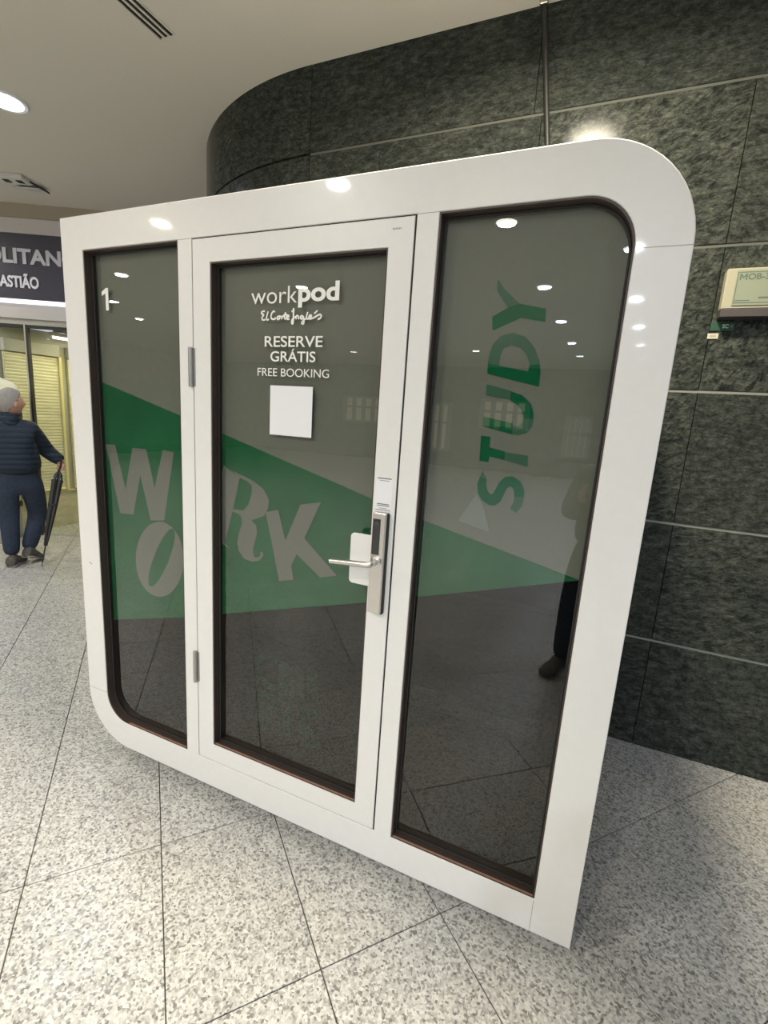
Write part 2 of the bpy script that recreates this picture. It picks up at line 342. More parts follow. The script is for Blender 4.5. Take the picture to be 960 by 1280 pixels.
# ------------------------------------------------------------------ lamps that light the room
FIX = []
lens_me = {}; trim_me = None
for i, (x, y, colr, watts) in enumerate(LAMPS):
    kind = 'cool' if colr is COOL else 'warm' if colr is WARM else 'neut'
    if i == 0: t = thing('recessed_downlight', (x, y, 3.4), 'large round white ceiling lamp glowing at the left edge, above the emergency fitting', 'ceiling light')
    elif i == 1: t = thing('recessed_downlight', (x, y, 3.4), 'round ceiling lamp above the pod, seen only as a glow reflected on the stone wall', 'ceiling light')
    elif i in LAMP_AT: t = thing('recessed_downlight', (x, y, 3.4), 'ceiling lamp mirrored ' + LAMP_AT[i], 'ceiling light', 'concourse ceiling lamps reflected in the pod')
    else: t = thing('recessed_downlight', (x, y, 3.4), 'round ceiling lamp of the concourse, out of view and without a clear reflection', 'ceiling light', 'concourse ceiling lamps out of view')
    if trim_me is None:
        trim_me = lathe((0, 0, 0.0), (0, 0, 1), [(-0.012, 0.098), (-0.014, 0.118), (-0.006, 0.128), (0.004, 0.128)], 40)
        trim_me.shade_smooth(); trim_me.set_sharp_from_angle(angle=R(30)); trim_me.materials.append(M['trimwhite'])
    if kind not in lens_me:
        l = lathe((0, 0, 0), (0, 0, 1), [(-0.024, 0.03), (-0.022, 0.075), (-0.013, 0.097), (-0.004, 0.098)], 40)
        l.shade_smooth(); l.materials.append(M['lens'][kind]); lens_me[kind] = l
    o = link(bpy.data.objects.new('trim_ring', trim_me)); o.parent = t
    o = link(bpy.data.objects.new('lamp_lens', lens_me[kind])); o.parent = t
    ld = bpy.data.lights.new('downlight_beam', 'AREA'); ld.shape = 'DISK'; ld.size = 0.26 if i == 1 else 0.16; ld.energy = watts * LIGHT_GAIN; ld.color = colr; ld.spread = R(165)
    lo = link(bpy.data.objects.new('downlight_beam', ld)); lo.location = (0, 0, -0.026); lo.parent = t

# ------------------------------------------------------------------ floor
E1 = Vector((math.cos(R(-40.75)), math.sin(R(-40.75)), 0)); E2 = Vector((-E1.y, E1.x, 0)); P1, P2, O1, O2 = 0.613, 0.411, 0.099, -0.132
floor = add('floor', box((-2, -5, -0.075), (24, 26, 0.035)), M['grout'], smooth=0); tag(floor, 'grey speckled granite floor laid in rectangular tiles', kind='structure')
rz = Matrix.Rotation(R(-40.75), 3, 'Z'); gap = 0.0035
tile_me = box((0, 0, 0), (P1 - gap, P2 - gap, 0.016), bev=0.0012); tile_me.transform(rz.to_4x4()); tile_me.materials.append(M['granite'])
cells = []
for i in range(-34, 30):
    for j in range(-44, 44):
        p = E1 * (O1 + (i + 0.5) * P1) + E2 * (O2 + (j + 0.5) * P2)
        if -11 < p.x < 7 and -15 < p.y < 6 and not (p.y > 1.75 and p.x > 0.3): cells.append((i, j, p))
fwd = Vector((-math.sin(R(23.5)), math.cos(R(23.5)), 0)); camp = Vector((1.9686, -1.3169, 0))
def seen(p):
    d = p - camp; f = d.dot(fwd); s = d.dot(Vector((fwd.y, -fwd.x, 0)))
    return f > -0.1 and abs(s) < 0.86 * f + 0.9 and p.x > -5.5 and not (0.35 < p.x < 1.9 and 0.35 < p.y < 1.2)
near = sorted([c for c in cells if seen(c[2])], key=lambda c: (c[2] - camp).length)[:290]; nset = {(c[0], c[1]) for c in near}
for i, j, p in near:
    o = link(bpy.data.objects.new('floor_tile', tile_me)); o.location = (p.x, p.y, -0.058); o.parent = floor
bm = bmesh.new()
for i, j, p in cells:
    if (i, j) in nset: continue
    h = [(-1, -1), (1, -1), (1, 1), (-1, 1)]; q = [p + E1 * (a * (P1 - gap) / 2) + E2 * (b * (P2 - gap) / 2) for a, b in h]
    top = [bm.verts.new((v.x, v.y, -0.05)) for v in q]; bot = [bm.verts.new((v.x, v.y, -0.06)) for v in q]
    bm.faces.new(top)
    for k in range(4): bm.faces.new((top[k], bot[k], bot[(k + 1) % 4], top[(k + 1) % 4]))
far_tiles = add('floor_tile', bm_mesh(bm), M['granite'], floor, smooth=0); far_tiles['kind'] = 'stuff'

# ------------------------------------------------------------------ ceiling
cei = add('ceiling', box((-2, -5, 3.5), (24, 26, 0.2)), M['ceiling'], smooth=0); tag(cei, 'smooth beige ceiling', kind='structure')
t = thing('slot_diffuser', (-0.335, 0.2, 3.4), 'narrow three-slot air vent set in the ceiling at the top edge', 'air vent')
for k in range(3):
    add('slot', box((-0.371 + 0.034 * k, 0.2, 3.3985), (0.013, 1.29 + 0.004 * k, 0.006)), M['slot'], t, smooth=0)
add('vent_frame', boxes([((-0.337 + s * 0.05, 0.2, 3.398), (0.008, 1.31, 0.007)) for s in (-1, 1)] + [((-0.354 + 0.034 * k, 0.2, 3.398), (0.012, 1.30, 0.006)) for k in range(2)]), M['ceiling'], t, smooth=0)
t = thing('emergency_fitting', (-3.02, 1.66, 3.4), 'small white twin-lens fitting with a tilted flap on the ceiling above the sign', 'ceiling fitting')
ra = Matrix.Rotation(R(26), 3, 'Z')
add('fitting_body', box((-3.03, 1.62, 3.382), (0.27, 0.15, 0.036), ra, 0.006), M['fitting'], t)
for k in (-1, 1): add('fitting_lens', box(Vector((-3.03, 1.62, 3.362)) + ra @ Vector((0.055 * k + 0.02, 0.0, 0)), (0.05, 0.05, 0.008), ra), M['fitdark'], t, smooth=0)
add('flap', box((-3.07, 1.80, 3.375), (0.24, 0.12, 0.012), ra @ Matrix.Rotation(R(10), 3, 'X'), 0.003), M['clearpl'], t)
add('flap_arm', tube([(-2.93, 1.70, 3.385), (-2.92, 1.78, 3.375), (-2.96, 1.90, 3.37)], 0.007), M['fitdark'], t)

# ------------------------------------------------------------------ dark stone wall behind the pod
WY = 1.26; CX0, CY0, RC = 0.287, WY + 1.75, 1.75
wall = add('wall_back', merge([box((3.65, WY + 0.09, 1.7), (6.73, 0.13, 3.54))]), M['stonedark'], smooth=0)
tag(wall, 'dark green-grey polished stone panel wall, rounded at its far left end', kind='structure')
def arc(a, r): return (CX0 - r * math.sin(a), CY0 - r * math.cos(a))
bm = bmesh.new(); N = 40; prev = None
for k in range(N + 1):
    a = R(105) * k / N; i_, o_ = arc(a, RC - 0.14), arc(a, RC - 0.03)
    ring = [bm.verts.new((*i_, -0.06)), bm.verts.new((*o_, -0.06)), bm.verts.new((*o_, 3.45)), bm.verts.new((*i_, 3.45))]
    if prev:
        for q in range(4): bm.faces.new((prev[q], prev[(q + 1) % 4], ring[(q + 1) % 4], ring[q]))
    else: bm.faces.new(ring)
    prev = ring
bm.faces.new(prev[::-1]); add('curved_core', bm_mesh(bm), M['stonedark'], wall, smooth=0)
courses = [(-0.05, 0.526), (0.538, 1.124), (1.136, 1.735), (1.747, 2.339), (2.351, 2.958), (2.970, 3.402)]
xj = [2.375 + 0.825 * k for k in range(-2, 6)]
xs = [0.287] + xj
for r_, (z0, z1) in enumerate(courses):
    xr_ = [0.287, 1.512, 3.2, 4.85, 6.5] if r_ == 5 else xs
    for x0, x1 in zip(xr_, xr_[1:]):
        w_ = x1 - x0 - 0.0025
        add('stone_panel', box(((x0 + x1) / 2, WY + 0.011 + random.uniform(0, 0.0015), (z0 + z1) / 2), (w_, 0.022, z1 - z0), bev=0.002), M['stone'], wall, smooth=0, origin=((x0 + x1) / 2, WY, z0))
    for k in range(5):
        a0, a1 = R(21) * k + 0.0006, R(21) * (k + 1) - 0.0006; bm = bmesh.new(); prev = None
        for q in range(9):
            a = a0 + (a1 - a0) * q / 8; i_, o_ = arc(a, RC - 0.022), arc(a, RC)
            ring = [bm.verts.new((*i_, z0)), bm.verts.new((*o_, z0)), bm.verts.new((*o_, z1)), bm.verts.new((*i_, z1))]
            if prev:
                for s in range(4): bm.faces.new((prev[s], prev[(s + 1) % 4], ring[(s + 1) % 4], ring[s]))
            else: bm.faces.new(ring)
            prev = ring
        bm.faces.new(prev[::-1]); cx, cy = arc((a0 + a1) / 2, RC)
        add('stone_panel', bm_mesh(bm), M['stone'], wall, smooth=30, origin=(cx, cy, z0))
for (z0, z1), (z2, z3) in zip(courses, courses[1:]):
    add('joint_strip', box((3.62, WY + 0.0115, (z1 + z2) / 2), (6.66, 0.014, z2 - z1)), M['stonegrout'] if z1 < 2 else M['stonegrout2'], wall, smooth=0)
t_ = add('trim_1', box((-1.262, 2.19, 1.52), (0.02, 0.05, 3.15)), M['signbase'], smooth=0); tag(t_, 'thin dark upright trim at the far left edge of the stone wall', kind='structure')
# conduit from the ceiling to the pod roof
t = thing('cable_conduit', (1.69, 1.07, 2.2), 'black power conduit dropping from the ceiling behind the pod roof', 'cable')
add('conduit', tube([(1.690, 1.07, 2.2125), (1.687, 1.12, 2.22), (1.67, 1.2, 2.35), (1.592, 1.232, 2.83), (1.507, 1.236, 3.4)], 0.0115, 12), M['cable'], t)
add('ceiling_clip', box((1.507, 1.236, 3.39), (0.035, 0.03, 0.02), bev=0.003), M['steel'], t)

# illuminated-style shop number board on the wall
t = thing('wall_sign', (2.40, WY, 2.07), 'beige and pale green board reading MOB-3 on the stone wall, right edge', 'sign')
add('sign_case', box((2.700, 1.231, 2.156), (0.62, 0.058, 0.160), bev=0.004), M['signbeige'], t)
add('sign_face', box((2.712, 1.2005, 2.157), (0.575, 0.005, 0.138), bev=0.0015), M['signface'], t)
add('case_foot_shade', box((2.700, 1.228, 2.060), (0.62, 0.064, 0.032), bev=0.002), M['signbase'], t)  # dark strip under the case, with the shadow below put into its colour
mx, mz, mw, mh, st = 2.436, 2.188, 0.026, 0.024, 0.0052
add('letter_m', plate([[(mx, mz), (mx + st, mz), (mx + st, mz + mh * 0.62), (mx + mw / 2, mz + mh * 0.22), (mx + mw - st, mz + mh * 0.62), (mx + mw - st, mz), (mx + mw, mz), (mx + mw, mz + mh), (mx + mw - st, mz + mh), (mx + mw / 2, mz + mh * 0.5), (mx + st, mz + mh), (mx, mz + mh)]], 1.1974, 1.1980), M['signink'], t, smooth=0)
add('lettering', text_on('OB-3', (2.465, 1.1978, mz), 0.072, mh, (1, 0, 0), (0, 0, 1), 0.0004, 0.022), M['signink'], t, smooth=0)
add('print_line', merge([box((2.458, 1.1977, 2.108), (0.050, 0.0006, 0.0035)), box((2.545, 1.1977, 2.118), (0.065, 0.0006, 0.006))] +
    [plate([rrect(2.428, 2.098, 2.99, 2.219), rrect(2.4305, 2.1005, 2.9875, 2.2165)], 1.1974, 1.1980)]), M['signink'], t, smooth=0)
t = thing('green_label', (2.405, WY, 2.0), 'small green label with pale characters on the wall under the MOB-3 board', 'label')
add('label_plate', box((2.418, WY - 0.0015, 2.018), (0.088, 0.003, 0.036)), M['stickg'], t, smooth=0)
add('lettering', text_on('SC', (2.418, WY - 0.0036, 2.010), 0.022, 0.016, (1, 0, 0), (0, 0, 1), 0.0004, 0.01), M['stickt'], t, smooth=0)
add('emblem', lathe((2.452, WY - 0.003, 2.019), (0, -1, 0), [(0, 0.007), (0.001, 0.007)], 16), M['ring'], t, smooth=0)
t = thing('cream_label', (2.39, WY, 1.98), 'tiny cream paper square stuck to the wall under the green label', 'label')
add('label_paper', box((2.3895, WY - 0.001, 1.978), (0.040, 0.002, 0.022)), M['stickw'], t, smooth=0)
add('print', box((2.3895, WY - 0.0022, 1.978), (0.024, 0.0006, 0.009)), M['signbeige'], t, smooth=0)

# ------------------------------------------------------------------ station front at the left
FD = Vector((0.8996, 0.4368, 0)); FN = Vector((-0.4368, 0.8996, 0)); FP = Vector((-3.785, 1.941, 0)); FR = Matrix.Rotation(math.atan2(FD.y, FD.x), 3, 'Z')
def fb(s0, s1, z0, z1, n0, n1, bev=0.0):       # box on the front: along, up, and into the shop (n > 0)
    c = FP + FD * ((s0 + s1) / 2) + FN * ((n0 + n1) / 2); return box((c.x, c.y, (z0 + z1) / 2), (s1 - s0, n1 - n0, z1 - z0), FR, bev)
S0, S1 = -3.6, 2.55
wl = add('wall_left', fb(S0, S1, 3.262, 3.42, 0.0, 0.16), M['tan'], smooth=0); tag(wl, 'tan and cream fascia above the station entrance', kind='structure')
add('fascia_band', fb(S0, S1, 3.118, 3.262, -0.012, 0.16, 0.003), M['band'], wl, smooth=0)
add('soffit', fb(S0, S1, 2.303, 2.452, 0.01, 0.20, 0.003), M['soffit'], wl, smooth=0)
t = thing('station_sign', FP + FD * 0 + Vector((0, 0, 2.49)), 'long charcoal sign board with silver station lettering above the entrance', 'sign')
add('sign_board', fb(S0, S1, 2.490, 3.117, -0.02, 0.12, 0.004), M['signboard'], t, smooth=0)
add('light_strip', fb(S0, S1, 2.450, 2.489, -0.022, 0.10, 0.003), M['ledstrip'], t, smooth=0)
def on_front(s, z, n=-0.0215): v = FP + FD * s + FN * n; return (v.x, v.y, z)
def text_w(w_, wt=0.02): m_ = text_mesh(w_, wt); return max(v.co.x for v in m_.vertices) - min(v.co.x for v in m_.vertices)
k_ = (0.572 - 0.0) / text_w('LITAN'); wd = k_ * text_w('METROPOLITANO')
add('lettering', text_on('METROPOLITANO', on_front(0.572 + k_ * (text_w('LITANO') - text_w('LITAN')) - wd, 2.830), wd, 0.145, FD, (0, 0, 1), 0.012, 0.034, cap='H'), M['letters'], t, smooth=0)
me = text_on('SÃO SEBASTIÃO', on_front(0.335 - 0.80, 2.600), 0.80, 0.112, FD, (0, 0, 1), 0.012, 0.030, cap='H'); add('lettering', me, M['lettersw'], t, smooth=0)
# sliding glass doors
d1 = add('door_1', fb(S0, S1, 2.247, 2.303, 0.03, 0.09, 0.002), M['rail'], smooth=0); tag(d1, 'glazed sliding door front of the station', kind='structure')
for k, s in enumerate([-2.3, -1.09, 0.125, 1.34]):
    add('mullion', fb(s - 0.016, s - 0.001, -0.05, 2.247, 0.03, 0.07), M['mull_light'], d1, smooth=0)
    add('mullion_seal', fb(s - 0.001, s + 0.022, -0.05, 2.247, 0.03, 0.07), M['mull_dark'], d1, smooth=0)
for a, b in ((-2.278, -1.106), (-1.068, 0.109), (0.147, 1.324)):
    add('glass_pane', fb(a, b, -0.03, 2.247, 0.045, 0.053), M['shopglass'], d1, smooth=0)
    add('header_rail', fb(a, b, 2.215, 2.247, 0.032, 0.068), M['mull_dark'], d1, smooth=0)
    add('threshold', fb(a, b, -0.05, -0.03, 0.035, 0.065), M['mull_light'], d1, smooth=0)
# passage behind the doors
IX = -3.967
wi = add('wall_passage', box((IX - 0.06, 3.7, 1.1), (0.1, 3.6, 2.3)), M['innerwall'], smooth=0); tag(wi, 'cream side wall of the passage behind the glass doors', kind='structure')
add('plinth', box((IX + 0.008, 3.7, 0.165), (0.03, 3.6, 0.43), bev=0.004), M['plinth'], wi, smooth=0)
add('plinth_cap', box((IX + 0.014, 3.7, 0.386), (0.045, 3.6, 0.012)), M['brass'], wi, smooth=0)
add('ceiling_inner', fb(-0.1, 2.6, 2.31, 2.35, 0.21, 3.3), M['innerdark'], wi, smooth=0)
add('ceiling_beam', merge([fb(0.12, 2.5, 2.25, 2.31, 0.5 + 0.45 * k, 0.55 + 0.45 * k) for k in range(6)]), M['rail'], wi, smooth=0)
add('end_wall', fb(-1.7, 2.6, -0.05, 2.35, 3.3, 3.4), M['innerwall'], wi, smooth=0)
add('side_wall', fb(2.5, 2.6, -0.05, 2.35, 0.21, 3.3), M['innerwall'], wi, smooth=0)
def shutter(y0, y1, label):
    t = thing('roller_shutter', (IX, (y0 + y1) / 2, 0.4), label, 'shutter')
    bm = bmesh.new(); n = 44; z0, z1 = 0.42, 1.97; ra_ = []
    for k in range(n * 4 + 1):
        z = z0 + (z1 - z0) * k / (n * 4); dx = 0.030 + 0.0035 * abs(math.sin(math.pi * k / 4))
        ra_.append((bm.verts.new((IX + dx, y0, z)), bm.verts.new((IX + dx, y1, z)), bm.verts.new((IX + 0.005, y0, z)), bm.verts.new((IX + 0.005, y1, z))))
    for a, b in zip(ra_, ra_[1:]):
        bm.faces.new((a[0], a[1], b[1], b[0])); bm.faces.new((a[0], b[0], b[2], a[2])); bm.faces.new((a[1], a[3], b[3], b[1]))
    c = add('slat_curtain', bm_mesh(bm), M['shutter'], t, smooth=0); c['kind'] = 'stuff'
    add('bottom_rail', box((IX + 0.028, (y0 + y1) / 2, 0.415), (0.04, y1 - y0, 0.025), bev=0.003), M['brass'], t)
    add('shutter_housing', box((IX + 0.03, (y0 + y1) / 2, 2.04), (0.07, y1 - y0 + 0.02, 0.13), bev=0.004), M['rail'], t)
    add('side_guide', box((IX + 0.032, y1 + 0.016, 1.19), (0.055, 0.03, 1.58), bev=0.003), M['brass'], t)
shutter(1.93, 2.50, 'cream roller shutter closed behind the glass, left of the bright post')
shutter(2.62, 3.30, 'cream roller shutter closed behind the glass, right of the bright post')
t = thing('tube_light', (-3.80, 2.75, 2.2), 'white tube lamp under the passage ceiling behind the glass', 'ceiling light')
add('tube', tube([(-3.80, 2.38, 2.18), (-3.80, 3.55, 2.18)], 0.012, 10), M['tube'], t)
add('tube_housing', box((-3.80, 2.96, 2.215), (0.05, 1.22, 0.04), bev=0.004), M['fitting'], t)
for k, (x, y, e) in enumerate([(-3.3, 2.75, 16), (-3.2, 4.2, 20)]):
    ld = bpy.data.lights.new('passage_lamp', 'AREA'); ld.shape = 'RECTANGLE'; ld.size = 0.25; ld.size_y = 1.0; ld.energy = e; ld.color = (1.0, 0.90, 0.52)
    lo = link(bpy.data.objects.new('passage_lamp', ld)); lo.location = (x, y, 2.22)

# ticket machine in front of the doors
kc = FP + FD * (-0.42) + FN * (-0.22)
t = thing('ticket_machine', (kc.x, kc.y, -0.05), 'white and grey ticket machine with curved hood behind the walking man', 'machine')
def kb(s0, s1, z0, z1, n0, n1, bev=0.0):
    c = kc + FD * ((s0 + s1) / 2) + FN * ((n0 + n1) / 2); return box((c.x, c.y, (z0 + z1) / 2), (s1 - s0, n1 - n0, z1 - z0), FR, bev, 3)
add('base', kb(-0.42, 0.40, -0.05, 0.30, -0.15, 0.18, 0.01), M['kgrey'], t)
add('dark_band', kb(-0.43, 0.41, 0.30, 0.36, -0.16, 0.19, 0.004), M['kblack'], t)
add('lower_panel', kb(-0.42, 0.40, 0.36, 0.62, -0.15, 0.18, 0.01), M['kwhite'], t)
add('screen', kb(-0.34, 0.20, 0.95, 1.40, -0.155, -0.145, 0.004), M['kscreen'], t)
add('cabinet', kb(-0.42, 0.50, 0.62, 1.50, -0.14, 0.18, 0.02), M['kblack'], t)
add('card_panel', kb(0.30, 0.40, 1.20, 1.46, -0.150, -0.138, 0.004), M['kwhite'], t)
add('red_panel', kb(0.34, 0.43, 1.50, 1.565, -0.16, 0.10, 0.006), M['kred'], t)
pts = []
for k in range(17):
    a = math.pi * k / 16; v = kc + FD * (0.0 - 0.47 * math.cos(a)); pts.append((v.x, v.y, 1.54 + 0.14 * math.sin(a)))
bm = bmesh.new(); rr_ = []
for p in pts:
    p = Vector(p); rr_.append([bm.verts.new(p + FN * n_ + Vector((0, 0, z_))) for n_, z_ in ((-0.17, 0), (0.18, 0), (0.18, 0.035), (-0.17, 0.035))])
for a, b in zip(rr_, rr_[1:]):
    for q in range(4): bm.faces.new((a[q], a[(q + 1) % 4], b[(q + 1) % 4], b[q]))
bm.faces.new(rr_[0]); bm.faces.new(rr_[-1][::-1]); add('hood', bm_mesh(bm), M['kwhite'], t)
add('hood_back', kb(-0.40, 0.30, 1.50, 1.60, 0.10, 0.17, 0.01), M['kgrey'], t)

# ------------------------------------------------------------------ far side of the concourse (seen mirrored in the pod)
wf = add('wall_far', box((-2, -15.6, 1.7), (24, 0.3, 3.5)), M['shopdark'], smooth=0); tag(wf, 'dark far wall of the concourse with lit shop windows', kind='structure')
ws = add('wall_side_added', box((-13.2, -5, 1.7), (0.3, 22, 3.5)), M['innerwall2'], smooth=0); tag(ws, 'plain grey wall added out of view to darken the left window reflection', kind='structure')  # added unseen; closes off the bright world reflected in the left window
for k, (x, w_, z0, z1) in enumerate([(-9.5, 2.2, 0.4, 2.3), (-6.2, 1.6, 1.3, 2.2), (-3.4, 1.2, 0.5, 2.1), (-0.9, 1.5, 1.4, 2.3), (1.5, 0.7, 0.6, 1.9), (3.4, 1.6, 1.5, 2.2), (6.2, 2.0, 0.4, 2.2)]):
    o = add('shop_window', box((x, -15.42, (z0 + z1) / 2), (w_, 0.06, z1 - z0)), M['shoplit'], wf, smooth=0)
    add('window_bar', boxes([((x - w_ / 2 + w_ * q / 4, -15.37, (z0 + z1) / 2), (0.16, 0.06, z1 - z0 + 0.1)) for q in range(5)] + [((x, -15.37, z0 + (z1 - z0) * q), (w_ + 0.1, 0.06, 0.08)) for q in (0, 0.6, 1)]), M['shopframe'], o, smooth=0)

